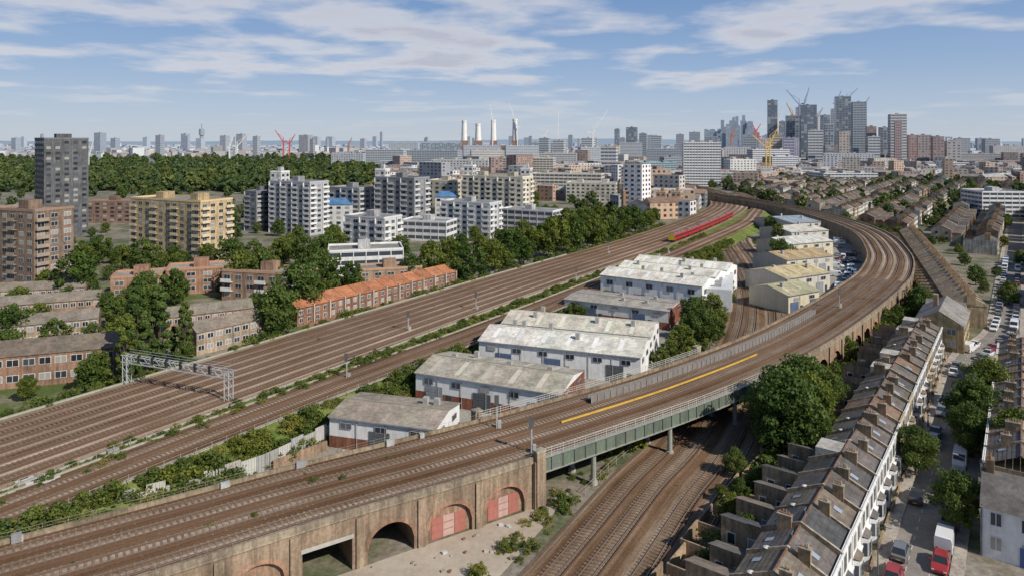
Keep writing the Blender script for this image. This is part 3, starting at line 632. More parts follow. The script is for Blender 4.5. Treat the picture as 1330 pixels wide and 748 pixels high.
def ST(s,t): return (dS[0]*s+nS[0]*t,dS[1]*s+nS[1]*t)
ang=math.atan2(.8,.6); s=68.0
while s<184:
    x,y=ST(s,-15.4); place(random.choice(HM),'terraced_house',(x,y,random.uniform(-.15,.05)),ang); s+=5.22
s=118.0
while s<184:
    x,y=ST(s,-4.4); place(random.choice(HM),'terraced_house',(x,y,0),ang+math.pi); s+=5.22
def end_house():
    mb=MB(); X=(1,0); wh=(.8,.8,.78)
    mb.obox((0,0),X,9,9,0,6.2,M_PAINT,wh); gable(mb,(0,0),X,9,9,6.2,8.9,(.17,.155,.145),wh,wallm=M_PAINT)
    facade(mb,(0,0),X,9,.4,6.2,2,3,.34,.5,frame=(.75,.75,.75)); facade(mb,(9,0),(0,1),9,.4,6.2,2,3,.3,.5,frame=(.75,.75,.75)); facade(mb,(0,9),(0,-1),9,.4,6.2,2,3,.3,.5,frame=(.75,.75,.75))
    mb.obox((3.8,-.15),X,1.1,.12,0,2.3,M_PAINT,(.08,.12,.3)); mb.obox((.4,4.0),X,.8,1.4,7,10.2,M_BRICK,(.36,.25,.15))
    for k in range(3): mb.cyl((.8,4.3+k*.4),.12,.1,10.2,10.7,M_BRICK,(.48,.26,.15),6)
    mb.beam((.1,-.1,0),(.1,-.1,6.2),.06,M_METAL,(.05,.05,.05)); mb.obox((8,3),X,.8,1.4,7,10.2,M_BRICK,(.36,.25,.15))
    return mb.mesh('white_end_house')
eh=end_house(); x,y=ST(100,-4.2); place(eh,'white_end_house',(x,y,0),ang-math.pi/2)
def row(name,o,ax,n,w=5.2,D=8.5,e=6,rz=8.3,brick=(.36,.27,.17),roofs=SL,front=None,outr=True,hz=0,chim=True,party=True,wins=(.5,.55)):
    occ(o,ax,n*w,D+(4 if outr else 0))
    mb=MB(); ay=(-ax[1],ax[0]); P=lambda a,b,z:(o[0]+ax[0]*a+ay[0]*b,o[1]+ax[1]*a+ay[1]*b,z); P2=lambda a,b:(o[0]+ax[0]*a+ay[0]*b,o[1]+ax[1]*a+ay[1]*b)
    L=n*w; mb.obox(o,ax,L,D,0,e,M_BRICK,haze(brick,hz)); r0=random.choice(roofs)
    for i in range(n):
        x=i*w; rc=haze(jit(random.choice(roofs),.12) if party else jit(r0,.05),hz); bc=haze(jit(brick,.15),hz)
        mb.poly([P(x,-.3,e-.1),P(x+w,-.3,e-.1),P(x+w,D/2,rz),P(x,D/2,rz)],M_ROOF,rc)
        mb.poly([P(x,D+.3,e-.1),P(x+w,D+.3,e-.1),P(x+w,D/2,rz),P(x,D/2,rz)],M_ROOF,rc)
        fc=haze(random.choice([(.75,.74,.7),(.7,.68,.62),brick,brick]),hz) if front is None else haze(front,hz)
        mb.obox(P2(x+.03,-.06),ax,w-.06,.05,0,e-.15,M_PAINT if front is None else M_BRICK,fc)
        if party:
            pr=[(-.2,e-.1),(-.2,e+.3),(D/2,rz+.4),(D+.2,e+.3),(D+.2,e-.1)]
            for dx in(-.14,.14): mb.poly([P(x+dx,a,z) for a,z in pr],M_BRICK,bc)
            for (a,z),(b_,z2) in zip(pr,pr[1:]): mb.poly([P(x-.14,a,z),P(x+.14,a,z),P(x+.14,b_,z2),P(x-.14,b_,z2)],M_BRICK,haze((.42,.37,.3),hz))
        if chim and (party or i%2==0):
            mb.obox(P2(x-.35,D*.3),ax,.7,2.0,e+.3,rz+.9,M_BRICK,haze(jit((.38,.27,.17),.15),hz))
            if hz<420:
                for k in range(4): mb.cyl(P2(x,D*.3+.3+k*.45),.12,.1,rz+.9,rz+1.3,M_BRICK,(.45,.26,.16),5)
        if outr:
            mb.obox(P2(x+.2,D),ax,2.8,4,0,4.6,M_BRICK,bc); mb.poly([P(x+.1,D,5.8),P(x+3.1,D,4.65),P(x+3.1,D+4.2,4.65),P(x+.1,D+4.2,5.8)],M_ROOF,rc); mb.poly([P(x+.2,D+4,4.6),P(x+3,D+4,4.6),P(x+.2,D+4,5.7)],M_BRICK,bc)
            mb.poly([P(x+.2,D,4.6),P(x+.2,D+4,4.6),P(x+.2,D+4,5.75),P(x+.2,D,5.75)],M_BRICK,bc)
    gb=haze(brick,hz)
    for a in(0,L): mb.poly([P(a,0,e-.03),P(a,D,e-.03),P(a,D/2,rz-.03)],M_BRICK,gb)
    facade(mb,add(o,(ax[1],-ax[0]),.06),ax,L,.3,e,2 if e<8 else 3,2*n,wins[0],wins[1],hz,frame=(.68,.68,.66) if hz==0 else None)
    facade(mb,add(add(o,ax,L),ay,D),(-ax[0],-ax[1]),L,.3,e,2,2*n,.35,.5,hz)
    facade(mb,add(o,ax,L),ay,D,.3,e,2,2,.3,.45,hz)
    return mb.build(name)
c0=G(1282,398,6); c1=G(1194,300,6); dc=unit((c1[0]-c0[0],c1[1]-c0[1])); Lc=math.hypot(c1[0]-c0[0],c1[1]-c0[1])
row('terraced_house_row',c0,dc,int(Lc/5.2),brick=(.46,.36,.24),roofs=[(.36,.27,.18),(.42,.33,.23),(.32,.25,.18),(.3,.25,.2)],hz=1)
def ok(x,y): return VIA.dist(x,y)>17 and MAIN.dist(x,y)>34
def nearC(x,y):
    t=((x-c0[0])*dc[0]+(y-c0[1])*dc[1]); p=abs((x-c0[0])*-dc[1]+(y-c0[1])*dc[0]); return -10<t<Lc+8 and p<14
TR=[(1.2,-1),(29,1)]+[(41+40*k,-1) for k in range(8)]+[(69+40*k,1) for k in range(8)]+[(-9.3-40*k,1) for k in range(6)]+[(-37-40*k,-1) for k in range(6)]
for t,front in TR:
    s=198.0 if t>0 else 205.0
    while s<900:
        n=random.choice([2,3,4,5,6]); placed=False; e_=random.choice([5.6,6,6,6.6,8.4])
        for m in (n,2):
            a=ST(s,t); b=ST(s+m*5.2,t); t2=t-front*12; a2=ST(s,t2); b2=ST(s+m*5.2,t2)
            if all(ok(*q) and not nearC(*q) and q[0]>.15*q[1]+100 for q in(a,b,a2,b2,ST(s+m*2.6,t))) and a[0]<.82*a[1]+15 and free(*ST(s+m*2.6,(t+t2)/2),0):
                ym=(a[1]+b[1])/2; bk=random.choice([(.44,.34,.22),(.38,.27,.17),(.48,.42,.33),(.36,.22,.15),(.62,.58,.5)])
                if front>0: row('terraced_house_row',a,dS,m,hz=ym,outr=ym<560,brick=bk,e=e_,rz=e_+2.1)
                else: row('terraced_house_row',b,(-dS[0],-dS[1]),m,hz=ym,outr=ym<560,brick=bk,e=e_,rz=e_+2.1)
                s+=m*5.2+random.choice([.5,2,6,10]); placed=True; break
        if not placed: s+=8
mb=MB(); ax=unit((.8,-.6)); o=add(G(1252,460),ax,-10); mb.obox(o,ax,10,20,0,6.5,M_BRICK,(.54,.40,.2)); occ(o,ax,10,20)
ay=(-ax[1],ax[0]); gable(mb,add(o,ax,10),ay,20,10,6.5,9.5,(.29,.27,.25),(.54,.40,.2))
for o2,dr,L in faces4(o,ax,10,20)[:2]: facade(mb,o2,dr,L,.5,6.2,2,max(2,int(L/4)),.35,.5,frame=(.6,.6,.55))
mb.obox(add(add(o,ax,3),ay,9),ax,1,1.6,7,11.5,M_BRICK,(.45,.32,.2)); mb.build('stock_brick_hall')
mb=MB(); o=add(o,ay,21); mb.obox(o,ax,9,8,0,5,M_BRICK,(.5,.37,.2)); gable(mb,o,ax,9,8,5,7.2,(.24,.22,.2),(.5,.37,.2)); mb.build('brick_annex')
# ------------------------------------------------------------------ street
SP=Path([ST(55,-9.9),ST(100,-9.9),ST(180,-9.9),ST(200,-7.5),ST(225,-4.2),ST(300,-4),ST(520,-4)],1.0)
loft('street_road',SP,[(-3,.05),(3,.05)],[M_ASPH],every=2)
for sg in(-1,1):
    loft('pavement',SP,[(sg*3,.05),(sg*3,.17),(sg*3.15,.18),(sg*4.35,.18),(sg*4.35,0)],[M_PAVE]*4,every=2)
mb=MB(); s=10
while s<190:
    for of in(-1.15,1.15): a=SP.at(s,of-.04);d=SP.dir(s); mb.obox(a,(d[1],-d[0]),.08,1.0,.052,.056,M_PAINT,(.6,.6,.57))
    s+=2.6
mb.build('road_markings')
patch('side_street',[ST(186,-4),ST(186,12),ST(193,30),ST(196,30),ST(194,-3)],.06,M_ASPH)
# ------------------------------------------------------------------ cars
def car_mesh(name,col,kind='hatch'):
    mb=MB(); g=(.03,.035,.04)
    if kind=='van': L,Wd=5.2,.95
    else: L,Wd=4.3,.88
    def loftsec(secs,mat,colr):
        for A,B in zip(secs,secs[1:]):
            n=len(A)
            for i in range(n-1): mb.poly([A[i],A[i+1],B[i+1],B[i]],mat,colr)
        mb.poly(secs[0],mat,colr); mb.poly(secs[-1],mat,colr)
    def sec(x,w,z0,z1): return [(x,-w,z0),(x,-w*1.0,z1*.75+z0*.25),(x,-w*.9,z1),(x,w*.9,z1),(x,w,z1*.75+z0*.25),(x,w,z0),(x,-w,z0)]
    if kind=='van':
        loftsec([sec(0,Wd*.85,.35,.85),sec(.15,Wd*.95,.28,1.02),sec(1.0,Wd,.25,1.25),sec(1.75,Wd,.25,2.1),sec(5.0,Wd,.25,2.15),sec(5.2,Wd*.97,.3,2.05)],M_CAR,col)
        mb.poly([(1.02,-.78,1.3),(1.02,.78,1.3),(1.66,.74,2.0),(1.66,-.74,2.0)],M_GLASS,g)
        mb.v[-4:]=[(x-.06,y,z+.06) for x,y,z in mb.v[-4:]]
        for sg in(-1,1): mb.poly([(1.35,sg*.97,1.3),(2.4,sg*.97,1.3),(2.4,sg*.955,1.85),(1.75,sg*.955,1.85)],M_GLASS,g)
        wx=(.95,4.2)
    else:
        loftsec([sec(0,Wd*.82,.35,.62),sec(.12,Wd*.93,.25,.72),sec(.9,Wd,.22,.9),sec(1.3,Wd,.22,.95),sec(3.6,Wd,.22,.98),sec(4.15,Wd*.93,.25,.93),sec(4.3,Wd*.85,.35,.8)],M_CAR,col)
        xb=4.05 if kind=='hatch' else 3.75; xr=3.5 if kind=='hatch' else 2.9
        b0=[(1.15,-.78,.93),(xb,-.78,.95),(xb,.78,.95),(1.15,.78,.93)]; t0=[(1.85,-.62,1.44),(xr,-.62,1.46),(xr,.62,1.46),(1.85,.62,1.44)]
        for i in range(4): j=(i+1)%4; mb.poly([b0[i],b0[j],t0[j],t0[i]],M_GLASS,g)
        mb.poly([(x,y*1.02,z+.01) for x,y,z in t0],M_CAR,col)
        for x in(1.15,2.55,xb-.02):
            tx={1.15:1.85}.get(x,min(x,xr))
            for sg in(-1,1): mb.beam((x,sg*.8,.94),(tx,sg*.64,1.45),.04,M_CAR,col)
        wx=(.8,3.45)
        for sg in(-1,1): mb.obox((1.3,sg*.98-.08),(1,0),.18,.16,.95,1.08,M_CAR,col)
    for x in wx:
        for sg in(-1,1):
            n=12; y0=sg*(Wd+.02); y1=sg*(Wd-.2); A=[(x+.31*math.cos(6.283*i/n),y0,.31+.31*math.sin(6.283*i/n)) for i in range(n)]; B=[(a,y1,c) for a,_,c in A]
            mb.poly(A,M_TYRE); 
            for i in range(n): j=(i+1)%n; mb.poly([A[i],A[j],B[j],B[i]],M_TYRE)
            mb.poly([(x+.18*math.cos(6.283*i/n),y0+sg*.01,.31+.18*math.sin(6.283*i/n)) for i in range(n)],M_METAL,(.45,.45,.46))
    for sg in(-1,1):
        mb.obox((-.02,sg*.6-.15),(1,0),.05,.3,.55,.68,M_PAINT,(.75,.75,.7)); mb.obox((L-.04,sg*.65-.12),(1,0),.06,.24,.6,.8,M_PAINT,(.4,.02,.02))
    mb.obox((L-.01,-.25),(1,0),.02,.5,.4,.52,M_PAINT,(.7,.6,.1))
    mb.v=[(x-L/2,y,z) for x,y,z in mb.v]; return mb.mesh(name)
CC=[(.35,.36,.37),(.03,.03,.035),(.7,.7,.7),(.3,.03,.03),(.04,.07,.17),(.15,.16,.17),(.05,.05,.06),(.5,.5,.5),(.02,.02,.025),(.22,.23,.24)]
CM=[car_mesh('parked_car',c,random.choice(['hatch','sedan'])) for c in CC]; VM=[car_mesh('parked_van',c,'van') for c in[(.75,.75,.75),(.7,.7,.7)]]
s=18
while s<300:
    for of in(-2.05,2.05):
        if random.random()<.66:
            x,y=SP.at(s+random.uniform(-.4,.4),of); d=SP.dir(s); v=random.random()<.1
            place(random.choice(VM if v else CM),'parked_van' if v else 'parked_car',(x,y,.05),math.atan2(d[1],d[0])+random.choice([0,math.pi]))
    s+=5.3
for i in range(60):
    u=random.uniform(1086,1114); v=random.uniform(312,398); x,y=G(u,v)
    if VIA.dist(x,y)<10 or not free(x,y,0): continue
    OCC.append((x,y,1.6))
    van=random.random()<.3; place(random.choice(VM if van else CM),'parked_van' if van else 'parked_car',(x,y,.01),1.1+random.choice([0,1.57]))
for u,v in[(612,560),(735,500),(745,478),(900,392),(880,398),(710,492),(860,400),(700,408)]:
    x,y=G(u,v)
    if free(x,y,0): place(random.choice(CM),'parked_car',(x,y,.01),random.uniform(0,3))
def lamp_mesh():
    mb=MB(); mb.cyl((0,0),.09,.06,0,6,M_METAL,(.12,.13,.12),8); mb.cyl((0,0),.14,.12,0,1.1,M_METAL,(.12,.13,.12),8); mb.beam((0,0,5.9),(1.0,0,6.3),.04,M_METAL,(.12,.13,.12)); mb.obox((.8,-.12),(1,0),.6,.24,6.25,6.38,M_METAL,(.4,.4,.4),bottom=True); return mb.mesh('street_lamp')
LM=lamp_mesh()
for s,of in((32,-3.4),(58,3.4),(84,-3.4),(110,3.4),(136,-3.4),(165,3.4),(200,-3.4)):
    x,y=SP.at(s,of); d=SP.dir(s); place(LM,'street_lamp',(x,y,.18),math.atan2(d[1],d[0])+(math.pi/2 if of>0 else -math.pi/2))
# ------------------------------------------------------------------ flats and blocks
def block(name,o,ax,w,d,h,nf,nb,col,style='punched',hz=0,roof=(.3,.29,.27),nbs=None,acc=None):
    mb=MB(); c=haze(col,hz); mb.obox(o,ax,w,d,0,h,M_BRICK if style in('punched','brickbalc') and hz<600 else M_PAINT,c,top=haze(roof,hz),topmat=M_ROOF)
    occ(o,ax,w,d)
    fs=faces4(o,ax,w,d); nbs=nbs or max(2,int(d/4)); acc=acc or (.75,.75,.73)
    for k,(oo,dr,L) in enumerate(fs):
        if k==2 and hz>500: continue
        n=(dr[1],-dr[0]); N=nb if k in(0,2) else nbs
        if style in('bands',):
            fh=h/nf; ac2=acc if hz<900 else tuple(x*.6+y*.4 for x,y in zip(acc,col))
            for f in range(nf):
                p=add(oo,n,.06); q=add(add(oo,dr,L),n,.06); g=haze(random.choice([(.05,.06,.08),(.09,.10,.12),(.07,.08,.1)]),hz)
                mb.poly([(*p,f*fh+fh*.35),(*q,f*fh+fh*.35),(*q,f*fh+fh*.85),(*p,f*fh+fh*.85)],M_GLASS,g)
            for b_ in range(N+1):
                p=add(add(oo,n,.12),dr,L*b_/N-.15 if b_ else 0); mb.obox(p,dr,.3,.1,0,h,M_PAINT,haze(ac2,hz))
        else:
            facade(mb,oo,dr,L,.6,h-.4,nf,N,.5 if style!='glass' else .86,.48 if style!='glass' else .82,hz,frame=haze((.7,.7,.68),hz) if hz<330 and style!='glass' else None,off=.06)
        if style in('balc','brickbalc') and k in(0,1):
            fh=(h-1)/nf; step=2 if style=='balc' else 3; dp=.7 if style=='balc' else 1.0
            for f in range(1,nf):
                for b_ in range(0,N,step):
                    bw=L/N; p=add(add(oo,dr,b_*bw+bw*.05),n,dp+.05); z=.6+f*fh
                    mb.obox(p,dr,bw*.95,dp,z-.15,z,M_PAINT,haze(acc,hz),bottom=True); mb.obox(p,dr,bw*.95,.08,z,z+1.0,M_PAINT,haze(acc,hz))
            if style=='balc':
                for b_ in range(0,N,step):
                    p=add(add(oo,dr,b_*L/N),n,.65); mb.obox(p,dr,.2,.6,0,h,M_PAINT,haze(acc,hz))
    ay=(-ax[1],ax[0]); pc=haze(tuple(min(.8,x*1.1) for x in col),hz)
    for oo,dr,L in fs: mb.obox(add(oo,(dr[1],-dr[0]),.1),dr,L+.1,.35,h-.1,h+.7,M_PAINT,pc)
    for i in range(max(1,int(w/18))):
        p=add(add(o,ax,w*(i+.4)/max(1,int(w/18))),ay,d*.35); mb.obox(p,ax,min(4.5,w*.3),d*.35,h,h+2.8,M_BRICK,haze(tuple(x*.85 for x in col),hz))
    return mb.build(name)
def pblock(name,u0,u1,vt,vb,col,style='punched',d=13,rot=0.0,fh=2.9,bw=4,**k):
    a=G(u0,vb);b=G(u1,vb); y=a[1]; W_=b[0]-a[0]; c,s_=math.cos(rot),math.sin(rot)
    w=max(4,(W_-abs(s_)*d)/c) if abs(s_)>.01 else W_
    if w<6: w=6
    ax=(c,s_); o=a if rot<=0 else (a[0]+d*s_,a[1])
    h=HT(vt,y); nf=max(2,round(h/fh)); return block(name,o,ax,w,d,h,nf,max(2,int(w/bw)),col,style,hz=y,**k)
pblock('tower_block',45,112,181,306,(.15,.155,.165),'punched',d=20,rot=-.75,bw=3.2,acc=(.6,.6,.6))
pblock('brown_brick_flats',-20,84,272,386,(.30,.21,.155),'brickbalc',d=13,rot=-.35,bw=3.5,acc=(.36,.29,.23))
pblock('yellow_brick_flats',170,307,258,335,(.64,.48,.27),'brickbalc',d=16,rot=-.45,bw=4,acc=(.68,.57,.40))
pblock('grey_flats',318,352,249,300,(.20,.21,.23),'balc',d=14,rot=-.5,acc=(.4,.4,.4))
pblock('white_flats',350,428,236,302,(.42,.43,.46),'balc',d=14,rot=-.5)
pblock('white_flats',351,372,224,300,(.7,.7,.7),'punched',d=8,rot=-.3)
pblock('grey_flats',427,487,244,298,(.33,.33,.35),'balc',d=14,rot=-.5,acc=(.55,.55,.55))
pblock('white_flats',447,522,281,326,(.6,.6,.6),'balc',d=13,rot=-.5)
pblock('dark_flats',487,558,231,302,(.25,.26,.28),'balc',d=14,rot=-.5,acc=(.6,.6,.6))
pblock('white_stair_tower',487,500,221,302,(.72,.72,.72),'punched',d=6,rot=-.3)
pblock('cream_flats',555,602,235,286,(.66,.60,.48),'punched',d=14,rot=-.4)
pblock('white_flats',600,692,229,292,(.68,.62,.5),'balc',d=14,rot=-.5,acc=(.74,.7,.6))
pblock('white_stair_tower',602,616,216,290,(.75,.75,.73),'punched',d=6,rot=-.3)
pblock('white_stair_tower',676,690,220,290,(.75,.75,.73),'punched',d=6,rot=-.3)
pblock('white_flats',572,652,262,306,(.55,.56,.58),'balc',d=13,rot=-.5)
pblock('white_flats',650,730,272,300,(.66,.66,.66),'bands',d=13,rot=-.5)
pblock('low_white_flats',412,520,328,360,(.7,.7,.69),'bands',d=16,rot=.25)
pblock('white_flats',520,592,287,312,(.7,.7,.7),'bands',d=14,rot=-.3)
pblock('cream_flats',690,785,226,256,(.68,.62,.5),'bands',d=18,rot=-.3)
pblock('cream_flats',735,805,238,262,(.68,.64,.54),'punched',d=18,rot=-.3)
pblock('cream_flats',640,722,206,236,(.62,.54,.42),'bands',d=22,rot=-.2)
pblock('brick_flats',200,290,352,384,(.42,.24,.16),'punched',d=11,rot=.35,roof=(.4,.36,.3))
pblock('brick_flats',288,412,352,390,(.44,.28,.19),'brickbalc',d=11,rot=-.25,roof=(.4,.36,.3))
pblock('brick_flats',128,200,362,388,(.42,.25,.17),'punched',d=11,rot=.35,roof=(.38,.34,.3))
pblock('brick_flats',455,545,352,372,(.42,.28,.19),'punched',d=10,rot=.3,roof=(.3,.28,.25))
pblock('brick_flats',112,170,262,290,(.28,.18,.14),'punched',d=14,rot=0)
pblock('brick_flats',0,45,310,330,(.3,.2,.15),'punched',d=14,rot=0)
for u0,u1 in((455,500),(505,552),(830,850),(852,872),(872,888)): pblock('mansion_block',u0,u1,250 if u0>800 else 246,278,(.52,.38,.27),'punched',d=12,rot=-.4)
pblock('white_office_tower',888,938,186,242,(.78,.78,.77),'bands',d=22,rot=-.15,bw=3)
pblock('white_warehouse_store',1276,1335,250,284,(.75,.75,.74),'bands',d=25,rot=-.1)
pblock('white_offices',475,530,195,222,(.62,.64,.66),'bands',d=30,rot=-.2)
pblock('grey_offices',528,600,196,224,(.38,.42,.46),'bands',d=30,rot=-.2)
pblock('glass_offices',545,598,186,212,(.35,.42,.5),'glass',d=40)
pblock('teal_roof_depot',832,878,212,230,(.3,.5,.52),'bands',d=40)
pblock('white_shed',1010,1060,222,232,(.72,.72,.7),'bands',d=60); pblock('white_shed',1070,1140,226,240,(.7,.7,.68),'bands',d=40); pblock('white_shed',1225,1290,212,222,(.75,.75,.74),'bands',d=60)
pblock('white_shed',790,832,228,246,(.7,.7,.66),'bands',d=30)
for u0,u1,vt,vb,c in[(940,975,192,214,(.72,.7,.68)),(975,1030,195,222,(.66,.65,.64)),(700,750,200,222,(.62,.6,.56)),(752,800,192,220,(.55,.58,.6)),(780,806,190,215,(.65,.5,.3)),(805,835,186,212,(.6,.6,.6)),(840,888,194,216,(.5,.5,.52)),(1040,1095,190,212,(.5,.34,.27)),(1060,1100,178,208,(.58,.42,.3)),(655,700,190,214,(.55,.57,.6)),(1180,1240,196,214,(.5,.36,.3)),(1240,1330,200,216,(.62,.57,.53)),(985,1035,180,214,(.55,.5,.62)),(430,475,200,218,(.5,.5,.52)),(560,640,208,230,(.66,.64,.6)),(1000,1050,236,248,(.45,.35,.25)),(905,960,225,238,(.6,.6,.6)),(1120,1180,186,208,(.5,.48,.46)),(1070,1130,200,220,(.62,.62,.62)),(860,890,205,226,(.3,.32,.36)),(600,650,190,212,(.5,.52,.55)),(505,545,186,206,(.55,.56,.58)),(610,655,196,218,(.66,.6,.5)),(690,735,186,206,(.45,.47,.52)),(1000,1040,204,226,(.6,.6,.62)),(945,985,208,232,(.7,.68,.64)),(1290,1335,190,210,(.5,.45,.42))]:
    pblock('mid_rise_block',u0,u1,vt,vb,c,random.choice(['bands','punched']),d=18,rot=random.choice([-.3,-.15,.2]),bw=4.5,fh=3.3)
ERF=[(.21,.17,.135),(.23,.185,.15)]
row('brick_estate_row',G(-60,512),unit((G(136,492)[0]-G(-60,512)[0],G(136,492)[1]-G(-60,512)[1])),6,w=5.6,D=9,e=6.6,rz=8.8,brick=(.33,.21,.14),roofs=ERF,front=(.36,.22,.15),outr=False,chim=False,party=False,wins=(.7,.4))
for (u0,v0,u1,v1,n) in [(-70,462,128,440,8),(-60,428,130,412,9),(-60,405,110,396,10),(215,440,330,425,6),(255,462,345,440,4)]:
    a=G(u0,v0,0);b=G(u1,v1,0); w=math.hypot(b[0]-a[0],b[1]-a[1])/n
    row('brick_estate_row',a,unit((b[0]-a[0],b[1]-a[1])),n,w=w,D=8,e=5.4,rz=7.2,brick=(.38,.26,.17),roofs=[(.27,.235,.19),(.3,.25,.2)],front=random.choice([(.40,.25,.16),(.46,.36,.27)]),outr=False,chim=False,party=False,wins=(.6,.42))
mb=MB(); a=G(386,424);b=G(592,371); L=math.hypot(b[0]-a[0],b[1]-a[1]); d=unit((b[0]-a[0],b[1]-a[1])); n=12; w=L/n; ayy=(-d[1],d[0]); occ(a,d,L,9)
par=empty('orange_roof_terrace')
for i in range(n):
    o=add(a,d,i*w); mb.obox(o,d,w-.3,8,0,4.8,M_BRICK,(.33,.17,.11)); c=jit((.48,.20,.10),.16)
    P=lambda s,t,z:(o[0]+d[0]*s+ayy[0]*t,o[1]+d[1]*s+ayy[1]*t,z)
    mb.poly([P(-.1,-.3,4.8),P(w-.25,-.3,4.8),P(w-.25,5,6.9),P(-.1,5,6.9)],M_ROOF,c); mb.poly([P(-.1,8.2,5.2),P(w-.25,8.2,5.2),P(w-.25,5,6.9),P(-.1,5,6.9)],M_ROOF,c)
    for s in(0,w-.3): mb.poly([P(s,0,4.7),P(s,8,4.7),P(s,8,5.2),P(s,5,6.85)],M_BRICK,(.35,.18,.12))
    mb.obox(P(w-.32,-.6,0)[:2],d,.28,9,0,5.3,M_PAINT,(.60,.52,.42))
    facade(mb,o,d,w-.3,.3,4.6,2,2,.4,.5,frame=(.7,.7,.7))
    mb.obox(P(0,-5,0)[:2],d,w-.1,.2,0,1.7,M_BRICK,(.33,.2,.14))
mb.build('houses',par)
for u0,u1,v in((402,456,262),(565,592,252)):
    x0,y=G(u0,v+40); x1,_=G(u1,v+40); mb=MB(); w=x1-x0; z=HT(v+4,y); mb.obox((x0,y),(1,0),w,12,0,z,M_PAINT,(.6,.6,.6)); BL=(.10,.24,.46)
    mb.poly([(x0-.5,y-.5,z),(x1+.5,y-.5,z),(x1-w*.25,y+6,z+3),(x0+w*.25,y+6,z+3)],M_ROOF,BL); mb.poly([(x1+.5,y-.5,z),(x1+.5,y+12.5,z),(x1-w*.25,y+6,z+3)],M_ROOF,BL); mb.poly([(x0-.5,y-.5,z),(x0-.5,y+12.5,z),(x0+w*.25,y+6,z+3)],M_ROOF,BL); mb.poly([(x0-.5,y+12.5,z),(x1+.5,y+12.5,z),(x1-w*.25,y+6,z+3),(x0+w*.25,y+6,z+3)],M_ROOF,BL)
    facade(mb,(x0,y),(1,0),w,1,z-.5,max(3,int(z/3)),max(2,int(w/4)),.5,.5); mb.build('blue_roof_block')
mb=MB(); a=G(205,425); 
for i in range(9):
    for j in range(2): p=(a[0]+i*3,a[1]+j*10-i*.6); mb.beam((*p,0),(*p,3.6),.05,M_METAL,(.06,.12,.2))
    if i: 
        for j in range(2):
            q=(a[0]+(i-1)*3,a[1]+j*10-(i-1)*.6); p=(a[0]+i*3,a[1]+j*10-i*.6)
            for z in(.3,1.2,2.1,3.0,3.6): mb.beam((*q,z),(*p,z),.03,M_METAL,(.06,.12,.2))
mb.poly([(a[0],a[1],.02),(a[0]+24,a[1]-4.8,.02),(a[0]+24,a[1]+5,.02),(a[0],a[1]+10,.02)],M_PAINT,(.1,.2,.3)); mb.build('sports_cage')
# estate trees, kept clear of buildings and lines
OCC.append((a[0]+12,a[1]+3,13)); c=0
while c<170:
    y=math.exp(random.uniform(math.log(135),math.log(600))); x=random.uniform(-.78*y,MAIN.p[int(np.argmin(abs(MAIN.p[:,1]-y)))][0]-23)
    if not free(x,y,3) or MAIN.side(x,y)>-22: c+=.2; continue
    me=random.choice(TM); s=random.uniform(.45,1.05); place(me,'broadleaf_tree',(x,y,-.05),random.uniform(0,6.28),s); c+=1
pk2=empty('scattered_city_trees'); c=0
while c<1000:
    if c<620: y=math.exp(random.uniform(math.log(200),math.log(2200))); x=random.uniform(-.76,.78)*y
    else: y=random.uniform(300,900); x=random.uniform(.25,.8)*y
    if y<430 and x<VIA.p[int(np.argmin(abs(VIA.p[:,1]-y)))][0]+14: c+=.1; continue
    if MAIN.dist(x,y)<26 or VIA.dist(x,y)<13 or LOW.dist(x,y)<13 or REL.dist(x,y)<9 or SP.dist(x,y)<3.5 or not free(x,y,-.5): c+=.2; continue
    s=random.uniform(.45,1.1) if y>420 else random.uniform(.4,.75); place(random.choice(TD if y>420 else TM),'tree_crown',(x,y,-.1),random.uniform(0,6.28),s,pk2); c+=1
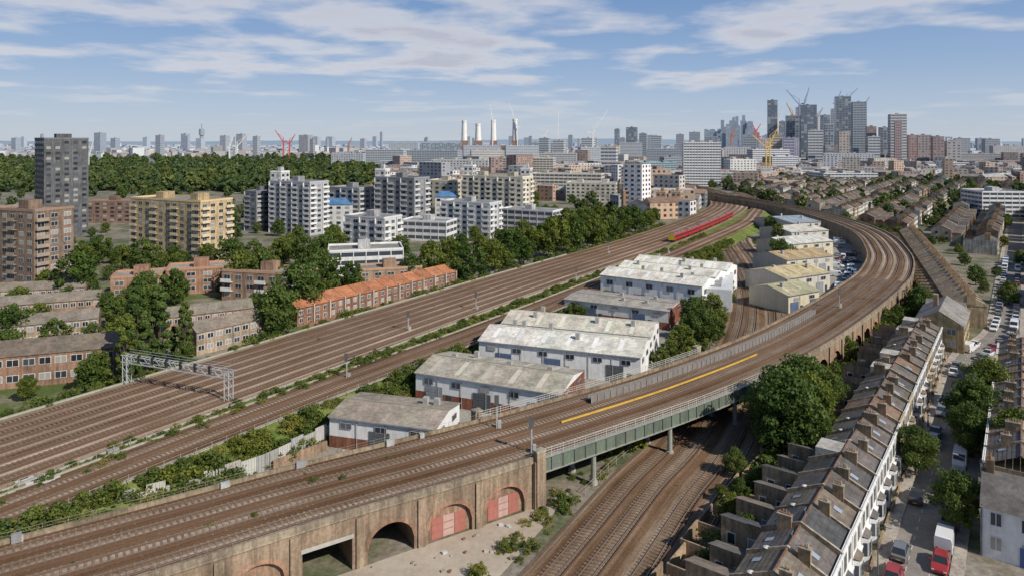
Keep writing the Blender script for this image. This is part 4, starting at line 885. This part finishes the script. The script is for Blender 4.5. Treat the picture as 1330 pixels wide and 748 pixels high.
# ------------------------------------------------------------------ skyline
def tower(name,u0,u1,vt,y,col,style='glass',rot=-.3):
    x0=(u0-665)*y/F; w=(u1-u0)*y/F*.8; h=HT(vt,y); return block(name,(x0,y),(math.cos(rot),math.sin(rot)),w,w*.9,h,max(6,int(h/5)),max(3,int(w/6)),col,style,hz=y)
for u0,u1,vt,y,c,st in [(997,1012,131,1500,(.06,.08,.12),'glass'),(1021,1040,151,1500,(.3,.35,.4),'glass'),(1034,1043,140,1700,(.4,.42,.45),'bands'),(1040,1064,137,1450,(.08,.11,.17),'glass'),(1066,1080,150,1700,(.3,.34,.4),'glass'),(1080,1090,142,1650,(.5,.52,.55),'bands'),(1086,1108,126,1550,(.24,.27,.32),'glass'),(1108,1128,133,1450,(.36,.40,.42),'bands'),(1126,1140,165,1350,(.36,.2,.16),'punched'),(1143,1158,166,1400,(.4,.4,.42),'glass'),(1157,1180,149,1300,(.74,.70,.66),'bands'),(1163,1172,158,1280,(.55,.25,.2),'bands'),(1180,1192,176,1350,(.48,.27,.22),'punched'),(1192,1212,176,1350,(.44,.33,.3),'punched'),(1212,1228,178,1300,(.36,.22,.18),'punched'),(1003,1018,176,1300,(.7,.5,.25),'bands'),(1018,1034,180,1280,(.5,.44,.6),'bands'),(813,830,166,1700,(.12,.14,.18),'glass'),(830,842,174,1800,(.3,.33,.36),'bands'),(798,806,168,2100,(.25,.28,.3),'glass'),(878,890,175,1900,(.4,.4,.42),'bands'),(895,912,172,2300,(.3,.3,.33),'bands'),(388,405,176,2300,(.3,.26,.24),'punched'),(122,135,173,2600,(.2,.22,.26),'punched'),(235,245,174,3200,(.35,.4,.45),'glass'),(738,745,176,3000,(.3,.3,.33),'glass'),(755,775,180,1500,(.65,.65,.64),'bands'),(780,805,192,1100,(.6,.6,.6),'bands'),(1100,1120,160,1900,(.5,.52,.55),'bands'),(1050,1072,170,1300,(.7,.68,.64),'bands'),(1090,1105,172,1250,(.6,.46,.35),'punched'),(1128,1145,178,1250,(.65,.64,.62),'bands'),(1230,1250,184,1300,(.5,.45,.42),'punched'),(965,985,178,1500,(.4,.42,.45),'bands'),(700,716,180,1500,(.5,.5,.5),'bands'),(718,736,183,1450,(.62,.6,.56),'bands'),(1012,1022,158,1900,(.3,.35,.42),'glass'),(1072,1084,162,1350,(.55,.56,.58),'glass'),(1240,1262,180,1700,(.6,.6,.6),'bands'),(1280,1300,181,1800,(.5,.5,.52),'bands'),(845,862,177,1700,(.55,.55,.56),'bands'),(915,935,178,1900,(.5,.5,.52),'glass')]:
    tower('high_rise_tower',u0,u1,vt,y,c,st)
for i in range(50):
    u=random.gauss(955,24); y=random.uniform(3300,4300); w=random.uniform(4,9); tower('distant_skyscraper',u,u+w,random.uniform(150,176) if abs(u-950)<22 else random.uniform(166,178),y,random.choice([(.10,.14,.22),(.3,.36,.42),(.08,.11,.16)]),'glass')
for i in range(60):
    u=random.uniform(0,1330); y=random.uniform(1900,4500); w=random.uniform(3,14); tower('distant_tower_block',u,u+w,181-abs(random.gauss(0,3.2)),y,random.choice([(.3,.3,.34),(.45,.42,.4),(.6,.6,.6),(.35,.25,.2)]),'bands')
mb=MB(); y=3500; x=(262-665)*y/F; c=haze((.25,.28,.32),1500); mb.cyl((x,y),9,9,0,HT(170,y),M_PAINT,c,12); mb.cyl((x,y),13,13,HT(176,y),HT(168,y),M_PAINT,c,12); mb.cyl((x,y),3,2,HT(168,y),HT(161,y),M_PAINT,c,8); mb.build('telecom_tower')
ps=empty('power_station'); y=1680
mb=MB(); X=lambda u,yy:(u-665)*yy/F
mb.obox((X(598,y),y),unit((1,-.1)),132,60,0,38,M_BRICK,haze((.36,.2,.14),1000)); 
for u,yy in((603,1700),(621,1600),(641,1760),(669,1660)): mb.obox((X(u,yy)-9,yy-9),(1,0),18,18,0,50,M_BRICK,haze((.36,.2,.14),1000))
mb.build('brick_body',ps); mb=MB()
for u,yy,vt in((603,1700,157),(621,1600,161),(641,1760,156),(669,1660,155)): mb.cyl((X(u,yy),yy),7.5,5.6,48,HT(vt,yy),M_PAINT,(.8,.79,.75),16); mb.cyl((X(u,yy),yy),6.4,6.4,HT(vt,yy)-4,HT(vt,yy),M_PAINT,(.75,.74,.7),16)
mb.build('chimneys',ps)
def crane(u,vb,vt,y,jx,jz,col):
    x=X(u,y); z=HT(vt,y); mb=MB(); r=1.7*y/1500; mb.beam((x,y,0),(x,y,z),r,M_METAL,col); mb.beam((x,y,z-2),(x+jx,y,z+jz),r*.85,M_METAL,col,r*.55); mb.beam((x,y,z-2),(x-jx*.25-math.copysign(4,jx),y,z+1),r*.9,M_METAL,col)
    mb.beam((x,y,z),(x,y,z+10),r*.5,M_METAL,col); mb.beam((x,y,z+10),(x+jx*.7,y,z+jz*.7),r*.3,M_METAL,col); mb.build('tower_crane')
wc=(.8,.8,.8)
for a in [(640,0,160,1650,-6,45,wc),(672,0,165,1650,-20,58,wc),(770,0,172,1400,30,45,wc),(725,0,175,1600,0.5,52,wc),(1038,0,135,1500,-28,30,(.3,.35,.5)),(1045,0,135,1500,10,35,(.3,.35,.5)),(1086,0,135,1600,12,30,(.35,.4,.5)),(1100,0,128,1600,26,24,(.35,.4,.5)),(1000,0,185,1000,14,26,(.8,.5,.08)),(995,0,190,1000,-20,16,(.8,.5,.08)),(975,0,182,1500,22,35,(.6,.12,.1)),(985,0,178,1600,-14,30,(.6,.12,.1)),(368,0,184,1800,-22,30,(.6,.1,.1)),(376,0,186,1900,16,24,(.6,.1,.1)),(308,0,190,1700,30,34,wc),(298,0,192,1700,10,30,wc),(452,0,190,1800,10,22,(.4,.2,.1)),(115,0,205,1100,8,28,wc),(1168,0,160,1700,12,20,(.5,.2,.15)),(918,0,190,1700,-20,18,(.6,.4,.1)),(1062,0,152,1800,14,24,(.4,.3,.3)),(1230,0,186,1600,16,12,wc),(1120,0,140,1700,18,26,(.4,.4,.5)),(1030,0,150,1650,-16,30,(.6,.3,.1)),(950,0,178,1800,12,26,(.6,.2,.1)),(1010,0,160,1700,10,28,wc),(705,0,182,1700,14,26,wc)]: crane(*a)
mb=MB(); pal=[(.36,.24,.17),(.44,.34,.24),(.66,.63,.58),(.76,.76,.74),(.3,.19,.15),(.47,.42,.36),(.32,.33,.36),(.55,.38,.26)]
roofs=[(.24,.21,.19),(.32,.29,.26),(.5,.49,.46),(.3,.19,.14),(.66,.65,.62)]
for i in range(6500):
    y=math.exp(random.uniform(math.log(430),math.log(6000))); x=random.uniform(-.8,.8)*y; u=665+x*F/y
    if y<780 and (MAIN.dist(x,y)<34 or VIA.dist(x,y)<28): continue
    if u<490 and 560<y<2000: continue
    if y<560 and u<800 and u>300: continue
    if u>940 and y<600: continue
    if y<600 and u<300: continue
    if y<1000 and not free(x,y,10): continue
    w=random.uniform(7,30)*(1+y/5000); d=random.uniform(7,13)*(1+y/4000); h=random.choice([6,7,8,9,10,12,14])*(1+random.random()*.3)
    if random.random()<.08: h*=1.9
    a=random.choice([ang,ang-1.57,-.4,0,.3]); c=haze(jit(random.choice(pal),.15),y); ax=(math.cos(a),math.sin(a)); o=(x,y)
    if h<11: mb.obox(o,ax,w,d,0,h,M_PAINT,c); gable(mb,o,ax,w,d,h,h+2.8,haze(jit(random.choice(roofs[:4]),.15),y),c,wallm=M_PAINT)
    else:
        mb.obox(o,ax,w,d,0,h,M_PAINT,c,top=haze(random.choice(roofs),y),topmat=M_ROOF)
    if y<1800:
        for oo,dr,L in faces4(o,ax,w,d):
            if -dr[0]<.2: facade(mb,oo,dr,L,.5,h,max(2,int(h/3)),max(2,int(L/4)),.45,.5,y,off=.08)
mb.build('distant_city_buildings')
mb=MB(); n=160; pts=[]
for i in range(n+1):
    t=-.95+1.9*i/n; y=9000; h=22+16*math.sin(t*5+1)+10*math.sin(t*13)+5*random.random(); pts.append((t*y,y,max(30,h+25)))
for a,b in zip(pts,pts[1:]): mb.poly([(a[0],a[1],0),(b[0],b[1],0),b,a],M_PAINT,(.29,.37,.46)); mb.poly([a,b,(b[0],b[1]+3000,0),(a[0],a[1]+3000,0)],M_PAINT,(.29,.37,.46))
mb.build('distant_hills')
# ------------------------------------------------------------------ train
def train(name,path,off,z,s0,n,col,roofc=(.3,.3,.31)):
    mb=MB(); CL=19.5
    for k in range(n):
        a=path.at(s0+k*20.3,off); b=path.at(s0+k*20.3+CL,off); d=unit((b[0]-a[0],b[1]-a[1])); nr=(d[1],-d[0])
        prof=[(-1.35,1.0),(-1.38,2.4),(-1.3,3.3),(-.9,3.75),(0,3.9),(.9,3.75),(1.3,3.3),(1.38,2.4),(1.35,1.0)]
        A=[(*add(a,nr,p),z+q) for p,q in prof];B=[(*add(b,nr,p),z+q) for p,q in prof]
        for i in range(8): mb.poly([A[i],A[i+1],B[i+1],B[i]],M_METAL,roofc if 2<=i<=5 else col)
        mb.poly(A,M_METAL,(.7,.55,.05) if k==0 else col); mb.poly(B,M_METAL,col)
        for sg in(-1,1):
            m=add(a,nr,sg*1.42)
            for i in range(9):
                p=add(m,d,1+i*2);q=add(m,d,2.5+i*2); mb.poly([(*p,z+2.1),(*q,z+2.1),(*q,z+2.9),(*p,z+2.9)],M_GLASS,(.03,.03,.04))
        for t in(2.5,16.5):
            mb.obox(add(add(a,d,t),nr,.9),d,2.2,1.8,z+.15,z+1.0,M_METAL,(.05,.05,.05))
        for t in (4,9,14): mb.obox(add(add(a,d,t),nr,.6),d,2,1.2,z+3.75,z+4.05,M_METAL,(.3,.28,.28))
    mb.build(name)
sx=MAIN.s_of_x(64); train('red_passenger_train',MAIN,10.8,ZM+.3,sx,6,(.42,.035,.03),(.26,.10,.09))
# ------------------------------------------------------------------ small clutter
mb=MB()
for i in range(150):
    if i<110: x,y=G(random.uniform(395,700),random.uniform(640,745)); 
    else: x,y=G(random.uniform(430,620),random.uniform(585,600))
    if i<110 and (VIA.side(x,y)<8.5 or LOW.dist(x,y)<11): continue
    s=random.uniform(.08,.4); mb.obox((x,y),unit((random.random()+.1,random.random())),s*1.6,s,0.01,s*.7,M_PAINT,jit(random.choice([(.4,.36,.3),(.3,.25,.2),(.5,.5,.5),(.25,.14,.1)]),.2))
mb.build('rubble')
mb=MB()
for i in range(34):
    s=random.uniform(60,150); pth,of,z=random.choice([(REL,-5.9,ZM+.05),(MAIN,13.9,ZM+.1),(VIA,-6.9,ZV),(REL,5.4,ZM)]); p=pth.at(s,of); d=pth.dir(s); L=random.uniform(.6,1.3)
    mb.obox(p,d,L,.5,z,z+random.uniform(.4,1.0),M_METAL,jit(random.choice([(.45,.45,.44),(.55,.55,.53),(.3,.3,.3)]),.1))
mb.build('trackside_equipment_cabinets')
mb=MB()
for i in range(7):
    x,y=G(20+i*7,630+random.uniform(-3,3),ZM); mb.obox((x,y),unit((.5,.8)),1.6,.5,ZM,ZM+.4,M_PAINT,(.5,.5,.5))
mb.build('concrete_trough_stack')
# ------------------------------------------------------------------ world, sun, camera
AZ=math.radians(130); EL=math.radians(38)
w=bpy.data.worlds.new('World'); scene.world=w; w.use_nodes=True; nt=w.node_tree; nt.nodes.clear()
out=nn(nt,'ShaderNodeOutputWorld'); sky=nn(nt,'ShaderNodeTexSky',sky_type='NISHITA'); sky.sun_disc=False; sky.sun_elevation=EL; sky.sun_rotation=AZ; sky.air_density=1.0; sky.dust_density=.5; sky.ozone_density=3.0
bg=nn(nt,'ShaderNodeBackground'); bg.inputs[1].default_value=.10; nt.links.new(sky.outputs[0],bg.inputs[0])
tc=nn(nt,'ShaderNodeTexCoord'); sp=nn(nt,'ShaderNodeSeparateXYZ'); nt.links.new(tc.outputs['Generated'],sp.inputs[0])
# low-level summer haze over the Nishita sky
hz=ramp(nt,sp.outputs[2],[(0,(.52,.58,.66)),(.05,(.42,.52,.67)),(.11,(.29,.42,.64)),(.22,(.16,.29,.55))])
bgh=nn(nt,'ShaderNodeBackground'); bgh.inputs[1].default_value=1.0; nt.links.new(hz,bgh.inputs[0])
hfac=nn(nt,'ShaderNodeMapRange'); hfac.inputs[1].default_value=.2; hfac.inputs[2].default_value=.6; hfac.inputs[3].default_value=.9; hfac.inputs[4].default_value=0; nt.links.new(sp.outputs[2],hfac.inputs[0])
m0=nn(nt,'ShaderNodeMixShader'); nt.links.new(hfac.outputs[0],m0.inputs[0]); nt.links.new(bg.outputs[0],m0.inputs[1]); nt.links.new(bgh.outputs[0],m0.inputs[2])
zz=math_(nt,'ADD',math_(nt,'MAXIMUM',sp.outputs[2],0),.07)
cx=nn(nt,'ShaderNodeCombineXYZ'); nt.links.new(math_(nt,'DIVIDE',sp.outputs[0],zz),cx.inputs[0]); nt.links.new(math_(nt,'DIVIDE',sp.outputs[1],zz),cx.inputs[1]); cx.inputs[2].default_value=3.7
n1=noise(nt,1.25,8,cx.outputs[0],.52); n2=noise(nt,.36,2,cx.outputs[0],.5)
f=math_(nt,'ADD',n1,math_(nt,'MULTIPLY',math_(nt,'SUBTRACT',n2,.5),.75))
fac=ramp(nt,f,[(.50,0),(.62,.6),(.72,.95)])
hf=nn(nt,'ShaderNodeMapRange'); hf.inputs[1].default_value=.015; hf.inputs[2].default_value=.09; hf.inputs[3].default_value=.15; nt.links.new(sp.outputs[2],hf.inputs[0])
fm=math_(nt,'MULTIPLY',math_(nt,'MULTIPLY',fac,hf.outputs[0]),.85)
cc=ramp(nt,f,[(.52,(.76,.77,.82)),(.64,(.88,.85,.85)),(.76,(.60,.60,.68))])
bg2=nn(nt,'ShaderNodeBackground'); bg2.inputs[1].default_value=.88; nt.links.new(cc,bg2.inputs[0])
ms=nn(nt,'ShaderNodeMixShader'); nt.links.new(fm,ms.inputs[0]); nt.links.new(m0.outputs[0],ms.inputs[1]); nt.links.new(bg2.outputs[0],ms.inputs[2]); nt.links.new(ms.outputs[0],out.inputs[0])
sl=bpy.data.lights.new('sun','SUN'); sl.energy=5.0; sl.angle=math.radians(.5); sl.color=(1,.93,.82); so=bpy.data.objects.new('sun',sl); root.objects.link(so)
tosun=Vector((math.sin(AZ)*math.cos(EL),math.cos(AZ)*math.cos(EL),math.sin(EL))); so.rotation_euler=tosun.to_track_quat('Z','Y').to_euler()
cam=bpy.data.cameras.new('camera'); cam.sensor_width=36; cam.lens=36*F/1330; cam.shift_y=-(374-HZ)/1330; cam.clip_start=.5; cam.clip_end=60000
co=bpy.data.objects.new('camera',cam); co.location=(0,0,H); co.rotation_euler=(math.pi/2,0,0); root.objects.link(co); scene.camera=co
scene.view_settings.view_transform='Standard'; scene.view_settings.look='None'; scene.view_settings.exposure=0
print('objects',len(bpy.data.objects))
